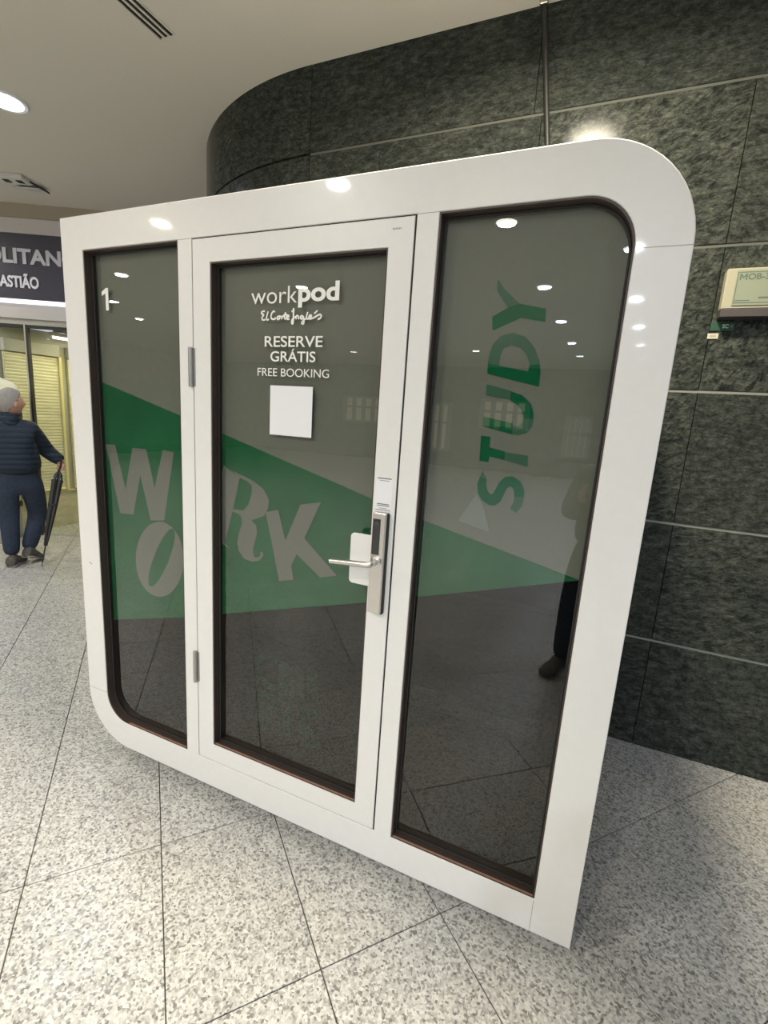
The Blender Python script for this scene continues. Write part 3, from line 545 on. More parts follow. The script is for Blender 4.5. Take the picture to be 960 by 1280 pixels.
# ------------------------------------------------------------------ the pod
B = {"W":[[0.1273,1.3554],[0.1828,1.3576],[0.2329,1.1779],[0.2826,1.353],[0.3585,1.3551],[0.3984,1.2042],[0.4474,1.3593],[0.5055,1.3551],[0.4455,1.0784],[0.3703,1.0673],[0.3209,1.2472],[0.2726,1.0774],[0.1952,1.0726]],"Oo":[[0.5456,0.9283],[0.5427,0.9034],[0.5368,0.8784],[0.5278,0.8541],[0.516,0.8309],[0.5017,0.8095],[0.485,0.7903],[0.4665,0.7739],[0.4465,0.7608],[0.4254,0.7513],[0.404,0.7457],[0.3826,0.7443],[0.3618,0.747],[0.3423,0.7539],[0.3245,0.7649],[0.3089,0.7797],[0.2961,0.7978],[0.2862,0.8188],[0.2796,0.8422],[0.2765,0.8672],[0.2769,0.8933],[0.2808,0.9196],[0.2881,0.9455],[0.2984,0.9704],[0.3116,0.9936],[0.3272,1.0145],[0.3448,1.0326],[0.3639,1.0476],[0.3841,1.0591],[0.4049,1.0669],[0.4257,1.0708],[0.446,1.0709],[0.4655,1.0671],[0.4836,1.0597],[0.5,1.0487],[0.5143,1.0345],[0.5262,1.0174],[0.5355,0.9978],[0.5419,0.9761],[0.5453,0.9528]],"Oi":[[0.4918,1.0512],[0.4851,1.0505],[0.477,1.0467],[0.4677,1.0397],[0.4573,1.0299],[0.446,1.0173],[0.4343,1.0022],[0.4222,0.9851],[0.4101,0.9662],[0.3983,0.9459],[0.3871,0.9249],[0.3769,0.9036],[0.3677,0.8825],[0.36,0.8622],[0.3539,0.8432],[0.3496,0.8261],[0.3472,0.8112],[0.3468,0.7991],[0.3484,0.79],[0.352,0.7842],[0.3575,0.7819],[0.3647,0.7831],[0.3734,0.7877],[0.3835,0.7956],[0.3945,0.8066],[0.4063,0.8203],[0.4185,0.8364],[0.4308,0.8545],[0.4429,0.8741],[0.4544,0.8946],[0.4652,0.9155],[0.4749,0.9364],[0.4834,0.9567],[0.4905,0.9761],[0.496,0.9939],[0.4997,1.0099],[0.5017,1.0236],[0.5019,1.0348],[0.5003,1.0433],[0.4969,1.0488]],"Rstem":[[0.7224,1.3032],[0.7499,1.3305],[0.7609,1.3218],[0.8225,1.2936],[0.7903,1.1666],[0.7529,1.0394],[0.7732,1.0181],[0.749,1.0283],[0.7223,1.0312]],"Rbowl":[[0.7864,1.3157],[0.879,1.2884],[0.9277,1.2628],[0.9522,1.2289],[0.9494,1.1971],[0.9328,1.166],[0.8807,1.1439],[0.8593,1.1484],[0.8304,1.1543],[0.7888,1.1634],[0.7917,1.1727],[0.8375,1.1731],[0.8624,1.197],[0.8761,1.2394],[0.8771,1.2682],[0.858,1.2821],[0.821,1.2929]],"Rleg":[[0.8159,1.1671],[0.8736,1.1458],[0.8986,1.1259],[0.9025,1.097],[0.8855,1.0344],[0.8894,1.0079],[0.9073,1.0069],[0.9213,1.0196],[0.9162,1.0307],[0.9296,1.0331],[0.9319,1.0185],[0.9146,0.9961],[0.8825,0.9866],[0.8461,0.991],[0.8202,1.017],[0.8127,1.0463],[0.8199,1.0839],[0.8343,1.1222],[0.8319,1.1456]],"K":[[0.9395,1.1814],[0.9934,1.1974],[1.0263,1.0906],[1.0841,1.2282],[1.1649,1.247],[1.1043,1.112],[1.2378,1.003],[1.1733,0.9829],[1.0752,1.0498],[1.0542,1.0052],[1.0638,0.9528],[1.0032,0.9359],[0.9691,1.0724]],"Yp":[[1.6798,1.9214],[1.6976,1.8969],[1.7438,1.8568],[1.7145,1.847],[1.6803,1.8907]],"Yd":[[1.7438,1.8568],[1.8127,1.8424],[1.8147,1.8096],[1.7524,1.8211],[1.6799,1.7897],[1.6749,1.8252],[1.7145,1.847]],"Dbar":[[1.6764,1.7035],[1.7862,1.6846],[1.7885,1.7027],[1.8147,1.7021],[1.8187,1.6788],[1.819,1.646],[1.6776,1.6764]],"Dp":[[1.6764,1.7035],[1.6773,1.7232],[1.6838,1.7539],[1.7044,1.7758],[1.7346,1.7838],[1.7691,1.7729],[1.7972,1.7434],[1.812,1.7112],[1.8147,1.7021],[1.7885,1.7027],[1.7773,1.727],[1.7585,1.7459],[1.7353,1.7529],[1.7163,1.7457],[1.7071,1.7263],[1.7073,1.6979]],"Up":[[1.6789,1.6479],[1.7492,1.6322],[1.7489,1.6096],[1.6797,1.618]],"Ud":[[1.7476,1.6311],[1.7786,1.6222],[1.8035,1.6009],[1.8137,1.5761],[1.815,1.561],[1.7888,1.5605],[1.7805,1.5828],[1.7644,1.599],[1.7481,1.6067]],"Up2":[[1.7888,1.5605],[1.815,1.561],[1.8138,1.5393],[1.8018,1.5225],[1.7827,1.5153],[1.7637,1.5157],[1.7629,1.5376],[1.7796,1.5416],[1.7881,1.5519]],"Ud2":[[1.6799,1.5598],[1.7619,1.5462],[1.7637,1.5157],[1.6791,1.5332]],"Td":[[1.6776,1.5063],[1.7049,1.5054],[1.7051,1.4756],[1.7494,1.4675],[1.7503,1.4439],[1.7078,1.4501],[1.7066,1.4337],[1.6808,1.4354]],"Tp":[[1.7496,1.4658],[1.813,1.4615],[1.8156,1.4307],[1.7503,1.4439]],"Sd":[[1.6869,1.3889],[1.6814,1.3697],[1.6855,1.3422],[1.7001,1.3221],[1.7229,1.3107],[1.738,1.3115],[1.7534,1.3259],[1.7605,1.3483],[1.7668,1.3656],[1.7762,1.3715],[1.7859,1.3636],[1.7894,1.344],[1.8158,1.3473],[1.8134,1.3669],[1.8004,1.3893],[1.7787,1.4007],[1.7586,1.3967],[1.7426,1.3798],[1.7334,1.3542],[1.7256,1.3422],[1.7145,1.3488],[1.7077,1.3666],[1.7069,1.3849]],"Sp1":[[1.6923,1.4073],[1.7069,1.3849],[1.6869,1.3889]],"Sp2":[[1.7894,1.344],[1.8158,1.3473],[1.8142,1.3217],[1.7994,1.2983],[1.7803,1.3098],[1.7889,1.3275]],"tri":[[1.6828,1.3387],[1.636,1.2527],[1.7314,1.2319],[1.7066,1.3073]],"q1":[[0.9013,0.6214],[0.9416,0.6323],[1.0026,0.6288],[1.0031,0.6082],[0.9481,0.6121],[0.9188,0.5845],[0.9433,0.5357],[0.9746,0.5198],[1.0112,0.5225],[1.0117,0.5003],[0.9628,0.4909],[0.9251,0.502],[0.8961,0.5331],[0.8937,0.5774]],"q2":[[1.0074,0.6269],[1.0503,0.6242],[1.0545,0.4775],[1.011,0.4805]],"q3":[[1.0562,0.6232],[1.094,0.6258],[1.1145,0.6156],[1.1211,0.5935],[1.1219,0.4907],[1.0986,0.4887],[1.0984,0.5814],[1.0891,0.6002],[1.0774,0.6023],[1.0811,0.4832],[1.0605,0.4766]],"q4":[[1.1338,0.6345],[1.176,0.6333],[1.1817,0.499],[1.1388,0.5015]],"q5":[[0.9015,0.4635],[0.9443,0.4795],[0.9818,0.4714],[1.0008,0.4463],[1.0017,0.4068],[0.9713,0.3737],[1.0034,0.3326],[0.8991,0.2992]],"q6":[[1.0216,0.4698],[1.0667,0.4702],[1.0702,0.3158],[1.0286,0.3154]],"q7":[[1.1054,0.4633],[1.183,0.4695],[1.1844,0.4344],[1.1329,0.428],[1.1399,0.397],[1.1858,0.4018],[1.187,0.3744],[1.1412,0.361],[1.1537,0.3401],[1.1992,0.3565],[1.2008,0.3179],[1.1078,0.3036]],"eci":[[[0.934,1.8526],[0.9247,1.8528],[0.9201,1.8467],[0.9295,1.8418],[0.9226,1.8347],[0.9251,1.8263],[0.9368,1.8272]],[[0.9466,1.8523],[0.9405,1.8326],[0.9439,1.826],[0.9499,1.8288]],[[0.9734,1.85],[0.9665,1.8519],[0.9589,1.8413],[0.96,1.8304],[0.9702,1.8277],[0.9775,1.8319]],[[0.9874,1.8371],[0.9821,1.8319],[0.9854,1.8271],[0.9922,1.8299],[0.9911,1.836],[0.9874,1.8371],[0.9975,1.8359]],[[1.0004,1.8272],[1.0011,1.8358],[1.0079,1.8343]],[[1.0143,1.8484],[1.0111,1.8314],[1.0158,1.827]],[[1.0064,1.8393],[1.0212,1.8411]],[[1.0201,1.8312],[1.0281,1.8353],[1.0244,1.8389],[1.0192,1.8341],[1.0216,1.8269],[1.0306,1.8275]],[[1.0374,1.8503],[1.0453,1.8519],[1.0442,1.859],[1.0451,1.8308],[1.0431,1.8131],[1.0385,1.8167],[1.0417,1.8273],[1.0526,1.8342]],[[1.055,1.8264],[1.0556,1.8359],[1.0626,1.8358],[1.0647,1.8262]],[[1.081,1.8354],[1.0732,1.8356],[1.0716,1.8296],[1.0778,1.8267],[1.0819,1.8343],[1.0851,1.8196],[1.0827,1.8119],[1.0765,1.8144],[1.0815,1.8214],[1.0909,1.8272]],[[1.0979,1.8473],[1.0933,1.8317],[1.0965,1.8264],[1.1021,1.8281]],[[1.1037,1.8298],[1.1122,1.8338],[1.1077,1.8384],[1.1028,1.8326],[1.1065,1.8262],[1.12,1.8295]],[[1.1217,1.8416],[1.1332,1.8507]],[[1.12,1.8295],[1.1409,1.8388],[1.1474,1.8342],[1.1435,1.8274],[1.1351,1.8251]]]}
W, H = 2.1164, 2.2
pod = thing('work_pod', (W / 2, 0.55, 0), 'white work booth with three tall dark windows, green band and a door', 'booth')
outer = rrect(0, 0, W, H, (0.24, 0, 0.24, 0))
LW = rrect(0.1172, 0.1225, 0.5932, 2.081, (0.12, 0, 0, 0)); RW = rrect(1.5185, 0.1215, 1.9978, 2.081, (0, 0, 0.12, 0))
DO = rrect(0.6565, 0.121, 1.4550, 2.0815); DG = rrect(0.7346, 0.1987, 1.3752, 2.0038)
def inset(r, d):
    cx = sum(p[0] for p in r) / len(r); cz = sum(p[1] for p in r) / len(r); x0, x1 = min(p[0] for p in r), max(p[0] for p in r); z0, z1 = min(p[1] for p in r), max(p[1] for p in r)
    sx, sz = (x1 - x0 - 2 * d) / (x1 - x0), (z1 - z0 - 2 * d) / (z1 - z0); mx, mz = (x0 + x1) / 2, (z0 + z1) / 2
    return [(mx + (x - mx) * sx, mz + (z - mz) * sz) for x, z in r]
add('front_frame', plate([outer, LW, DO, RW], 0.0, 0.07, 0.003), M['white'], pod)
add('shell', merge([plate([outer, inset(outer, 0.05)], 0.0705, 1.10), plate([outer], 1.10, 1.13)]), M['roof'], pod)
add('lining', plate([inset(outer, 0.0505), inset(outer, 0.06)], 0.075, 1.095), M['felt'], pod)
add('back_lining', plate([inset(outer, 0.062)], 1.06, 1.095), M['felt'], pod)
add('desk_top', box((1.0, 0.93, 0.74), (1.85, 0.24, 0.03), bev=0.004), M['felt'], pod)
add('bench', box((1.55, 0.75, 0.34), (0.8, 0.5, 0.10), bev=0.02), M['felt'], pod)
for x, y in ((0.32, 0.2), (1.85, 0.2), (0.32, 0.98), (1.85, 0.98)):
    add('levelling_foot', lathe((x, y, -0.05), (0, 0, 1), [(0, 0.035), (0.012, 0.035), (0.014, 0.014), (0.052, 0.014)], 20), M['rubber'], pod)
# fine panel seams of the frame
for (x0, z0, x1, z1) in ((2.0006, 1.9585, 2.1155, 1.9585), (1.9965, 0.002, 1.9965, 0.119), (1.4575, 2.0806, 1.5175, 2.0806), (0.002, 0.2415, 0.1165, 0.2415), (0.595, 2.0806, 0.655, 2.0806)):
    add('panel_seam', box(((x0 + x1) / 2, -0.0001, (z0 + z1) / 2), (max(x1 - x0, 0.0016), 0.0006, max(z1 - z0, 0.0016))), M['seam'], pod, smooth=0)
add('scuff_mark', box((0.0605, -0.0001, 0.842), (0.018, 0.0004, 0.003), Matrix.Rotation(R(25), 3, 'Y')), M['ink'], pod, smooth=0)
def window(op, name, parent):
    """jamb lining, sill edge, gasket and pane of one opening"""
    x0, x1 = min(p[0] for p in op), max(p[0] for p in op); z0 = min(p[1] for p in op)
    add('jamb', plate([inset(op, 0.0002), inset(op, 0.0045)], 0.003, 0.066), M['jamb'], parent)
    add('gasket', plate([inset(op, 0.0050), inset(op, 0.0105)], 0.030, 0.036, 0.0015), M['rubber'], parent)
    add('sill_strip', box(((x0 + x1) / 2 + (0.06 if len(op) > 5 and op[0][1] > z0 + 0.05 else 0), 0.0065, z0 + 0.0055), (x1 - x0 - 0.012 - (0.13 if len(op) > 5 and op[0][1] > z0 + 0.05 else 0), 0.005, 0.002)), M['sill'], parent, smooth=0)
    return add('glass_pane', plate([inset(op, 0.0048)], 0.036, 0.044), M['glass'], parent)
def clampx(p, lo, hi): return [(min(max(x, lo), hi), z) for x, z in p]
def film(name, outs, layer, m, parent): 
    y1 = 0.0500 - 0.0008 * layer; return add(name, plate(outs, y1 - 0.0006, y1), m, parent, smooth=0)
# left window
pw = window(LW, 'w', pod)
xl, xr = 0.1222, 0.5882
lwf = [(xl, 0.5755), (xr, 0.6990), (xr, 2.076), (xl, 2.076)]
film('frosted_film', [lwf], 0, M['film'], pw)
film('green_band', [[(xl, 0.5755), (xr, 0.6990), (xr, 1.4836), (xl, 1.6051)]], 1, M['green'], pw)
film('letter_w', [B['W']], 2, M['cutout'], pw)
film('letter_o', [clampx(B['Oo'], xl, xr - 0.001), clampx(B['Oi'], xl, xr - 0.004)], 3, M['cutout'], pw)
add('numeral', plate([[(0.188, 1.873), (0.203, 1.873), (0.203, 1.953), (0.191, 1.953), (0.168, 1.940), (0.168, 1.926), (0.188, 1.935)]], 0.0330, 0.0342), M['print'], pw, smooth=0)
# right window
pw = window(RW, 'w', pod)
xl, xr = 1.5235, 1.9928
film('frosted_film', [[(xl, 0.9866), (1.9906, 1.136), (xr, 1.1364), (xr, 1.961)] + [(1.8728 + 0.12 * math.cos(R(a)), 1.956 + 0.12 * math.sin(R(a))) for a in range(0, 91, 9)] + [(xl, 2.076)]], 0, M['film'], pw)
film('green_band', [[(xl, 0.9866), (1.9906, 1.136), (xl, 1.2385)]], 1, M['green'], pw)
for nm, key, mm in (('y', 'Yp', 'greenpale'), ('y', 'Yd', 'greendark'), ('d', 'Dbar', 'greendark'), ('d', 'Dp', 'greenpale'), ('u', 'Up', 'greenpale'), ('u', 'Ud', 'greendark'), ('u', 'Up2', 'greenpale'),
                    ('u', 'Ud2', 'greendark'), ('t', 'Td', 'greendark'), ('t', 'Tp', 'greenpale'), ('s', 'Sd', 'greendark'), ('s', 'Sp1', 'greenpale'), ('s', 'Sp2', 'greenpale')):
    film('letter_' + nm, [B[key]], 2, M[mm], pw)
film('pale_triangle', [B['tri']], 3, M['film2'], pw)
# door
door = add('door', plate([rrect(0.6595, 0.1240, 1.4500, 2.0780), DG], 0.0, 0.062, 0.0018), M['white'], pod)
add('door_seal', plate([rrect(0.6567, 0.1212, 1.4548, 2.0813), rrect(0.6593, 0.1238, 1.4502, 2.0782)], 0.003, 0.06), M['gap'], pod, smooth=0)
add('door_rebate', plate([inset(DO, -0.012), inset(DO, 0.02)], 0.0705, 0.085), M['gap'], pod)
pd = window(DG, 'w', door)
xl, xr = 0.7396, 1.3702
film('frosted_film', [[(xl, 0.7470), (xr, 0.9360), (xr, 1.998), (xl, 1.998)]], 0, M['film'], door)
film('green_band', [[(xl, 0.7470), (xr, 0.9360), (xr, 1.2765), (xl, 1.4442)]], 1, M['green'], door)
for k, key in enumerate(('Rstem', 'Rbowl', 'Rleg')): film('letter_r', [clampx(B[key], xl, xr)], 2 + k, M['cutout'], door)
film('letter_k', [B['K']], 5, M['cutout'], door)
add('faint_lettering', merge([plate([B[q]], 0.0452, 0.0458) for q in ('q1', 'q2', 'q3', 'q4', 'q5', 'q6', 'q7')]), M['greenfaint'], door, smooth=0)
EX, EZ = (1, 0, 0), (0, 0, 1)
add('lettering', text_on('work', (0.8785, 0.0340, 1.8765), 0.178, 0.0505, EX, EZ, 0.001, -0.006, cap='k'), M['print'], door, smooth=0)
add('lettering', text_on('pod', (1.0610, 0.0340, 1.8610), 0.1465, 0.0735, EX, EZ, 0.001, 0.030), M['print'], door, smooth=0)
sm = []
for st in B['eci']:
    pts3 = [Vector((x, 0.0335, z)) for x, z in st]; ss = []
    for a, b, c_, d_ in zip([pts3[0]] + pts3[:-1], pts3, pts3[1:], pts3[2:] + [pts3[-1]]):
        for q in range(4):
            u = q / 4; ss.append(0.5 * ((2 * b) + (-a + c_) * u + (2 * a - 5 * b + 4 * c_ - d_) * u * u + (-a + 3 * b - 3 * c_ + d_) * u ** 3))
    ss.append(pts3[-1]); me = tube(ss, 0.0027, 6)
    for v in me.vertices: v.co.y = 0.0335 + (v.co.y - 0.0335) * 0.2
    sm.append(me)
add('script_lettering', merge(sm), M['print'], door)
add('lettering', text_on('RESERVE', (0.9345, 0.0340, 1.7421), 0.2208, 0.0337, EX, EZ, 0.001, 0.008), M['print'], door, smooth=0)
add('lettering', text_on('GRÁTIS', (0.9585, 0.0340, 1.6960), 0.1723, 0.0325, EX, EZ, 0.001, 0.008, cap='G'), M['print'], door, smooth=0)
add('lettering', text_on('FREE BOOKING', (0.9070, 0.0340, 1.6490), 0.2755, 0.0258, EX, EZ, 0.001, -0.004), M['print'], door, smooth=0)
add('sticker', box((1.0427, 0.0342, 1.5388), (0.1655, 0.0012, 0.162), bev=0.0003), M['paper'], door, smooth=0)
add('small_label', box((1.4105, -0.0003, 1.3115), (0.056, 0.0006, 0.101)), M['paper'], door, smooth=0)
lines = [(1.4105, 1.3530, 0.046, 0.0030), (1.4105, 1.3462, 0.032, 0.0015), (1.4105, 1.2740, 0.040, 0.0026), (1.4105, 1.2690, 0.042, 0.0022), (1.4105, 1.2610, 0.026, 0.0013), (1.4105, 1.2560, 0.050, 0.0013)]
for x, z, w_, h_ in lines: add('printed_line', box((x, -0.0008, z + 0.0055), (w_, 0.0004, h_)), M['ink'], door, smooth=0)
add('mark', boxes([((1.388 + 0.0045 * k, -0.0002, 2.0495), (0.0025 if k % 2 else 0.0035, 0.0004, 0.0045)) for k in range(6)]), M['seam'], door, smooth=0)
for z in (1.667, 0.524):
    bm = bmesh.new(); lathe_into(bm, (0.6515, -0.0065, z - 0.066), (0, 0, 1), [(0, 0.0075), (0.132, 0.0075)], 16)
    box_into(bm, (0.6590, -0.0012, z), (0.016, 0.003, 0.128), bev=0.0006)
    for k in range(2): lathe_into(bm, (0.6515, -0.0065, z - 0.026 + 0.05 * k), (0, 0, 1), [(0, 0.0079), (0.0015, 0.0079)], 16)
    add('hinge', bm_mesh(bm), M['hinge'], door)
# lock
add('back_plate', plate([rrect(1.3105, 1.0115, 1.396, 1.1775, (0.014, 0.002, 0.002, 0.014), 6)], -0.009, -0.001, 0.0015), M['white'], door)
add('lock_body', plate([rrect(1.3885, 0.932, 1.4325, 1.256, (0.004, 0.004, 0.006, 0.006), 4)], -0.024, -0.0005, 0.003), M['steel'], door)
add('lock_side_shadow', plate([rrect(1.3920, 0.928, 1.4360, 1.254, (0.004, 0.004, 0.006, 0.006), 4)], -0.012, -0.0004), M['rubber'], door)  # dark plate offset behind the lock, standing for its side shadow line
add('keypad', plate([rrect(1.3915, 1.124, 1.4165, 1.2365, (0.001,) * 4, 2)], -0.0252, -0.0235, 0.0004), M['black_glass'], door)
add('reader_ring', lathe((1.404, -0.0251, 1.2235), (0, -1, 0), [(0, 0.0075), (0.0012, 0.0075), (0.0014, 0.005), (0.0004, 0.0045)], 24), M['ring'], door)
bm = bmesh.new(); lathe_into(bm, (1.409, -0.0225, 1.102), (0, -1, 0), [(0, 0.0165), (0.008, 0.0165), (0.010, 0.0105), (0.036, 0.0100)], 28)
tube_into(bm, [(1.409, -0.040, 1.102), (1.409, -0.054, 1.1015), (1.4055, -0.062, 1.101), (1.398, -0.066, 1.1005), (1.36, -0.067, 1.098), (1.31, -0.067, 1.094), (1.272, -0.066, 1.0905)], [0.0095, 0.0095, 0.0095, 0.0095, 0.0092, 0.0090, 0.0090], 16)
add('lever_handle', bm_mesh(bm), M['steel'], door)

# ------------------------------------------------------------------ people
def head_mesh(c, fd, w=0.078, d=0.098, h=0.118):
    """head looking along fd: sphere shaped with brow, nose, jaw and chin"""
    fd = Vector(fd).normalized(); up = Vector((0, 0, 1)); rt = fd.cross(up); bm = bmesh.new(); bmesh.ops.create_uvsphere(bm, u_segments=28, v_segments=20, radius=1.0)
    for v in bm.verts:
        x, y, z = v.co      # y = forwards
        jaw = max(0.0, -z); wx = w * (1 - 0.30 * jaw * jaw); dy = d * (1 - 0.16 * jaw) if y < 0 else d * (1 - 0.06 * jaw)
        X, Y, Z = x * wx, y * dy, z * h
        if y > 0.6: Y += 0.024 * math.exp(-((x / 0.16) ** 2) - (((z + 0.12) / 0.20) ** 2)) + 0.008 * math.exp(-((x / 0.3) ** 2) - (((z + 0.8) / 0.2) ** 2)) - 0.008 * math.exp(-(((abs(x) - 0.33) / 0.13) ** 2) - (((z - 0.06) / 0.1) ** 2)) + 0.004 * math.exp(-((x / 0.22) ** 2) - (((z + 0.47) / 0.07) ** 2))
        v.co = Vector(c) + rt * X + fd * Y + up * Z
    for s in (-1, 1):
        g = bmesh.ops.create_uvsphere(bm, u_segments=12, v_segments=8, radius=1.0)['verts']
        for v in g: X, Y, Z = v.co; v.co = Vector(c) + rt * (s * (w * 0.98) + X * 0.010) + fd * (Y * 0.020 - 0.004) + up * (Z * 0.032 - 0.012)
    return bm_mesh(bm), rt
def hair_mesh(c, fd, w=0.085, d=0.108, h=0.124):
    fd = Vector(fd).normalized(); up = Vector((0, 0, 1)); rt = fd.cross(up); bm = bmesh.new(); bmesh.ops.create_uvsphere(bm, u_segments=32, v_segments=24, radius=1.0)
    kill = [v for v in bm.verts if 0.80 * v.co.y - 0.60 * v.co.z > 0.12 or v.co.z < -0.80]
    bmesh.ops.delete(bm, geom=kill, context='VERTS')
    for v in bm.verts:
        x, y, z = v.co; n_ = 1 + 0.02 * math.sin(17 * x + 9 * z) * math.cos(13 * y)
        v.co = Vector(c) + rt * (x * w * n_) + fd * (y * d * n_ - 0.004) + up * (z * h * n_ + 0.004)
    g = bmesh.ops.solidify(bm, geom=bm.faces[:], thickness=0.008)
    return bm_mesh(bm)
def shoe_into(bm, heel, toe, h=0.095, w=0.050):
    heel, toe = Vector(heel), Vector(toe); f = (toe - heel).normalized(); s = f.cross(Vector((0, 0, 1))).normalized(); u = s.cross(f); L_ = (toe - heel).length
    prof = [(0.0, 0.75, 0.7), (0.06, 0.95, 1.0), (0.28, 0.85, 1.15), (0.45, 0.9, 0.85), (0.70, 1.1, 0.62), (0.90, 0.9, 0.50), (1.0, 0.45, 0.32)]; rings = []
    for t_, ww, hh in prof:
        ring = []
        for k in range(12):
            a = 2 * math.pi * k / 12; ring.append(bm.verts.new(heel + f * (L_ * t_) + s * (math.cos(a) * w * ww) + u * (h * hh * 0.5 * (1 + max(-1, math.sin(a) * 1.15)) if math.sin(a) > -0.87 else 0)))
        rings.append(ring)
    for a, b in zip(rings, rings[1:]):
        for k in range(12): bm.faces.new((a[k], a[(k + 1) % 12], b[(k + 1) % 12], b[k]))
    bm.faces.new(rings[0][::-1]); bm.faces.new(rings[-1])
def person(root, J, aw, face, mats, shoes, hand_target=None):
    """J: world joints; aw: direction the chest faces"""
    V = {k: Vector(v) for k, v in J.items()}; sq = (V['chest'], aw, 0.78)
    order = ['pelvis', 'waist', 'chest', 'upper', 'neck', 'skull', 'shR', 'elR', 'wrR', 'shL', 'elL', 'wrL', 'hipR', 'knR', 'anR', 'hipL', 'knL', 'anL']
    V['upper'] = (V['shR'] + V['shL']) / 2 + Vector((0, 0, 0.03)); V['skull'] = V['head'] - Vector((0, 0, 0.06))
    idx = {k: i for i, k in enumerate(order)}
    ed = [('pelvis', 'waist'), ('waist', 'chest'), ('chest', 'upper'), ('upper', 'neck'), ('neck', 'skull'), ('upper', 'shR'), ('shR', 'elR'), ('elR', 'wrR'), ('upper', 'shL'), ('shL', 'elL'), ('elL', 'wrL'),
          ('pelvis', 'hipR'), ('hipR', 'knR'), ('knR', 'anR'), ('pelvis', 'hipL'), ('hipL', 'knL'), ('knL', 'anL')]
    rad = dict(pelvis=.115, waist=.11, chest=.125, upper=.10, neck=.05, skull=.05, shR=.055, elR=.038, wrR=.026, shL=.055, elL=.038, wrL=.026, hipR=.075, knR=.05, anR=.035, hipL=.075, knL=.05, anL=.035)
    body = add('body', skin([V[k] for k in order], [(idx[a], idx[b]) for a, b in ed], [rad[k] for k in order], 2, sq), mats[0], root, smooth=180)
    hm, rt = head_mesh(V['head'], face); add('head', hm, mats[0], root, smooth=180)
    add('hair', hair_mesh(V['head'], face), M['hair'] if mats[3] is None else mats[3], root, smooth=60)
    hem = V['pelvis'] + Vector((0, 0, -0.02)); cuffR = V['wrR'] + (V['elR'] - V['wrR']) * 0.08; cuffL = V['wrL'] + (V['elL'] - V['wrL']) * 0.08
    jv = [hem, V['waist'], V['chest'], V['upper'], V['neck'] - Vector((0, 0, 0.012)), V['shR'], V['elR'], cuffR, V['shL'], V['elL'], cuffL]
    je = [(0, 1), (1, 2), (2, 3), (3, 4), (3, 5), (5, 6), (6, 7), (3, 8), (8, 9), (9, 10)]
    add('jacket', skin(jv, je, [.200, .195, .190, .135, .078, .088, .076, .056, .088, .076, .056], 2, sq), mats[1], root, smooth=180)
    add('collar', lathe(V['neck'] - Vector((0, 0, 0.05)), V['head'] - V['neck'], [(0, 0.088), (0.02, 0.086), (0.05, 0.078), (0.085, 0.074), (0.092, 0.070), (0.088, 0.064)], 28), mats[1], root, smooth=80)
    tv = [V['pelvis'], V['hipR'], V['knR'], V['anR'] - Vector((0, 0, 0.01)), V['hipL'], V['knL'], V['anL'] - Vector((0, 0, 0.01)), V['waist'] - Vector((0, 0, .02))]
    add('trousers', skin(tv, [(0, 1), (1, 2), (2, 3), (0, 4), (4, 5), (5, 6), (0, 7)], [.15, .112, .084, .066, .112, .084, .066, .13], 2, (V['chest'], aw, 0.85)), mats[2], root, smooth=180)
    for heel, toe in shoes:
        bm = bmesh.new(); shoe_into(bm, heel, toe); o = add('shoe', bm_mesh(bm), M['shoe'], root, smooth=60)
        hv, tv_ = Vector(heel), Vector(toe); bm = bmesh.new(); shoe_into(bm, hv + Vector((0, 0, -0.004)), tv_ + (tv_ - hv).normalized() * 0.006 + Vector((0, 0, -0.004)), 0.026, 0.050); add('sole', bm_mesh(bm), M['sole'], o, smooth=60)
    return V
def hand(root, wrist, palm_c, grip_c, grip_ax, m, r=0.016):
    """hand closed round a rod: palm plus four unequal curled fingers and a thumb, each its own chain"""
    wrist, palm_c, g, ax = Vector(wrist), Vector(palm_c), Vector(grip_c), Vector(grip_ax).normalized()
    out = (g - palm_c); out = (out - ax * out.dot(ax)).normalized(); side = ax.cross(out).normalized()
    vs_, es, rd = [wrist, palm_c + (wrist - palm_c) * 0.4, palm_c], [(0, 1), (1, 2)], [0.024, 0.026, 0.026]
    for k, (o_, L_) in enumerate(((0.028, 0.9), (0.010, 1.0), (-0.008, 0.95), (-0.025, 0.8))):
        b = len(vs_); R0 = r + 0.006
        for q, an in enumerate((150, 95, 40, -10 - 20 * L_)):
            a = R(an); vs_.append(g + ax * o_ - out * (math.cos(math.pi - a) * -R0 if False else -R0 * math.cos(a)) * 1.0 + side * (R0 * math.sin(a))); rd.append(0.0088 - 0.0006 * q)
            es.append((2 if q == 0 else b + q - 1, b + q))
    b = len(vs_)
    for q, (o_, an) in enumerate(((0.035, 200), (0.040, 250), (0.036, 300))):
        a = R(an); vs_.append(g + ax * o_ + out * (r + 0.008) * math.cos(a) + side * ((r + 0.008) * math.sin(a))); rd.append(0.0098 - 0.0008 * q); es.append((1 if q == 0 else b + q - 1, b + q))
    return add('hand', skin(vs_, es, rd, 2), m, root, smooth=180)
aw = Vector((-0.876, 0.483, 0)); rt = Vector((0.483, 0.876, 0))
man = thing('person', (-2.80, 1.32, -0.05), 'grey-haired person in a navy quilted jacket and dark jeans walking away with an umbrella', 'person')
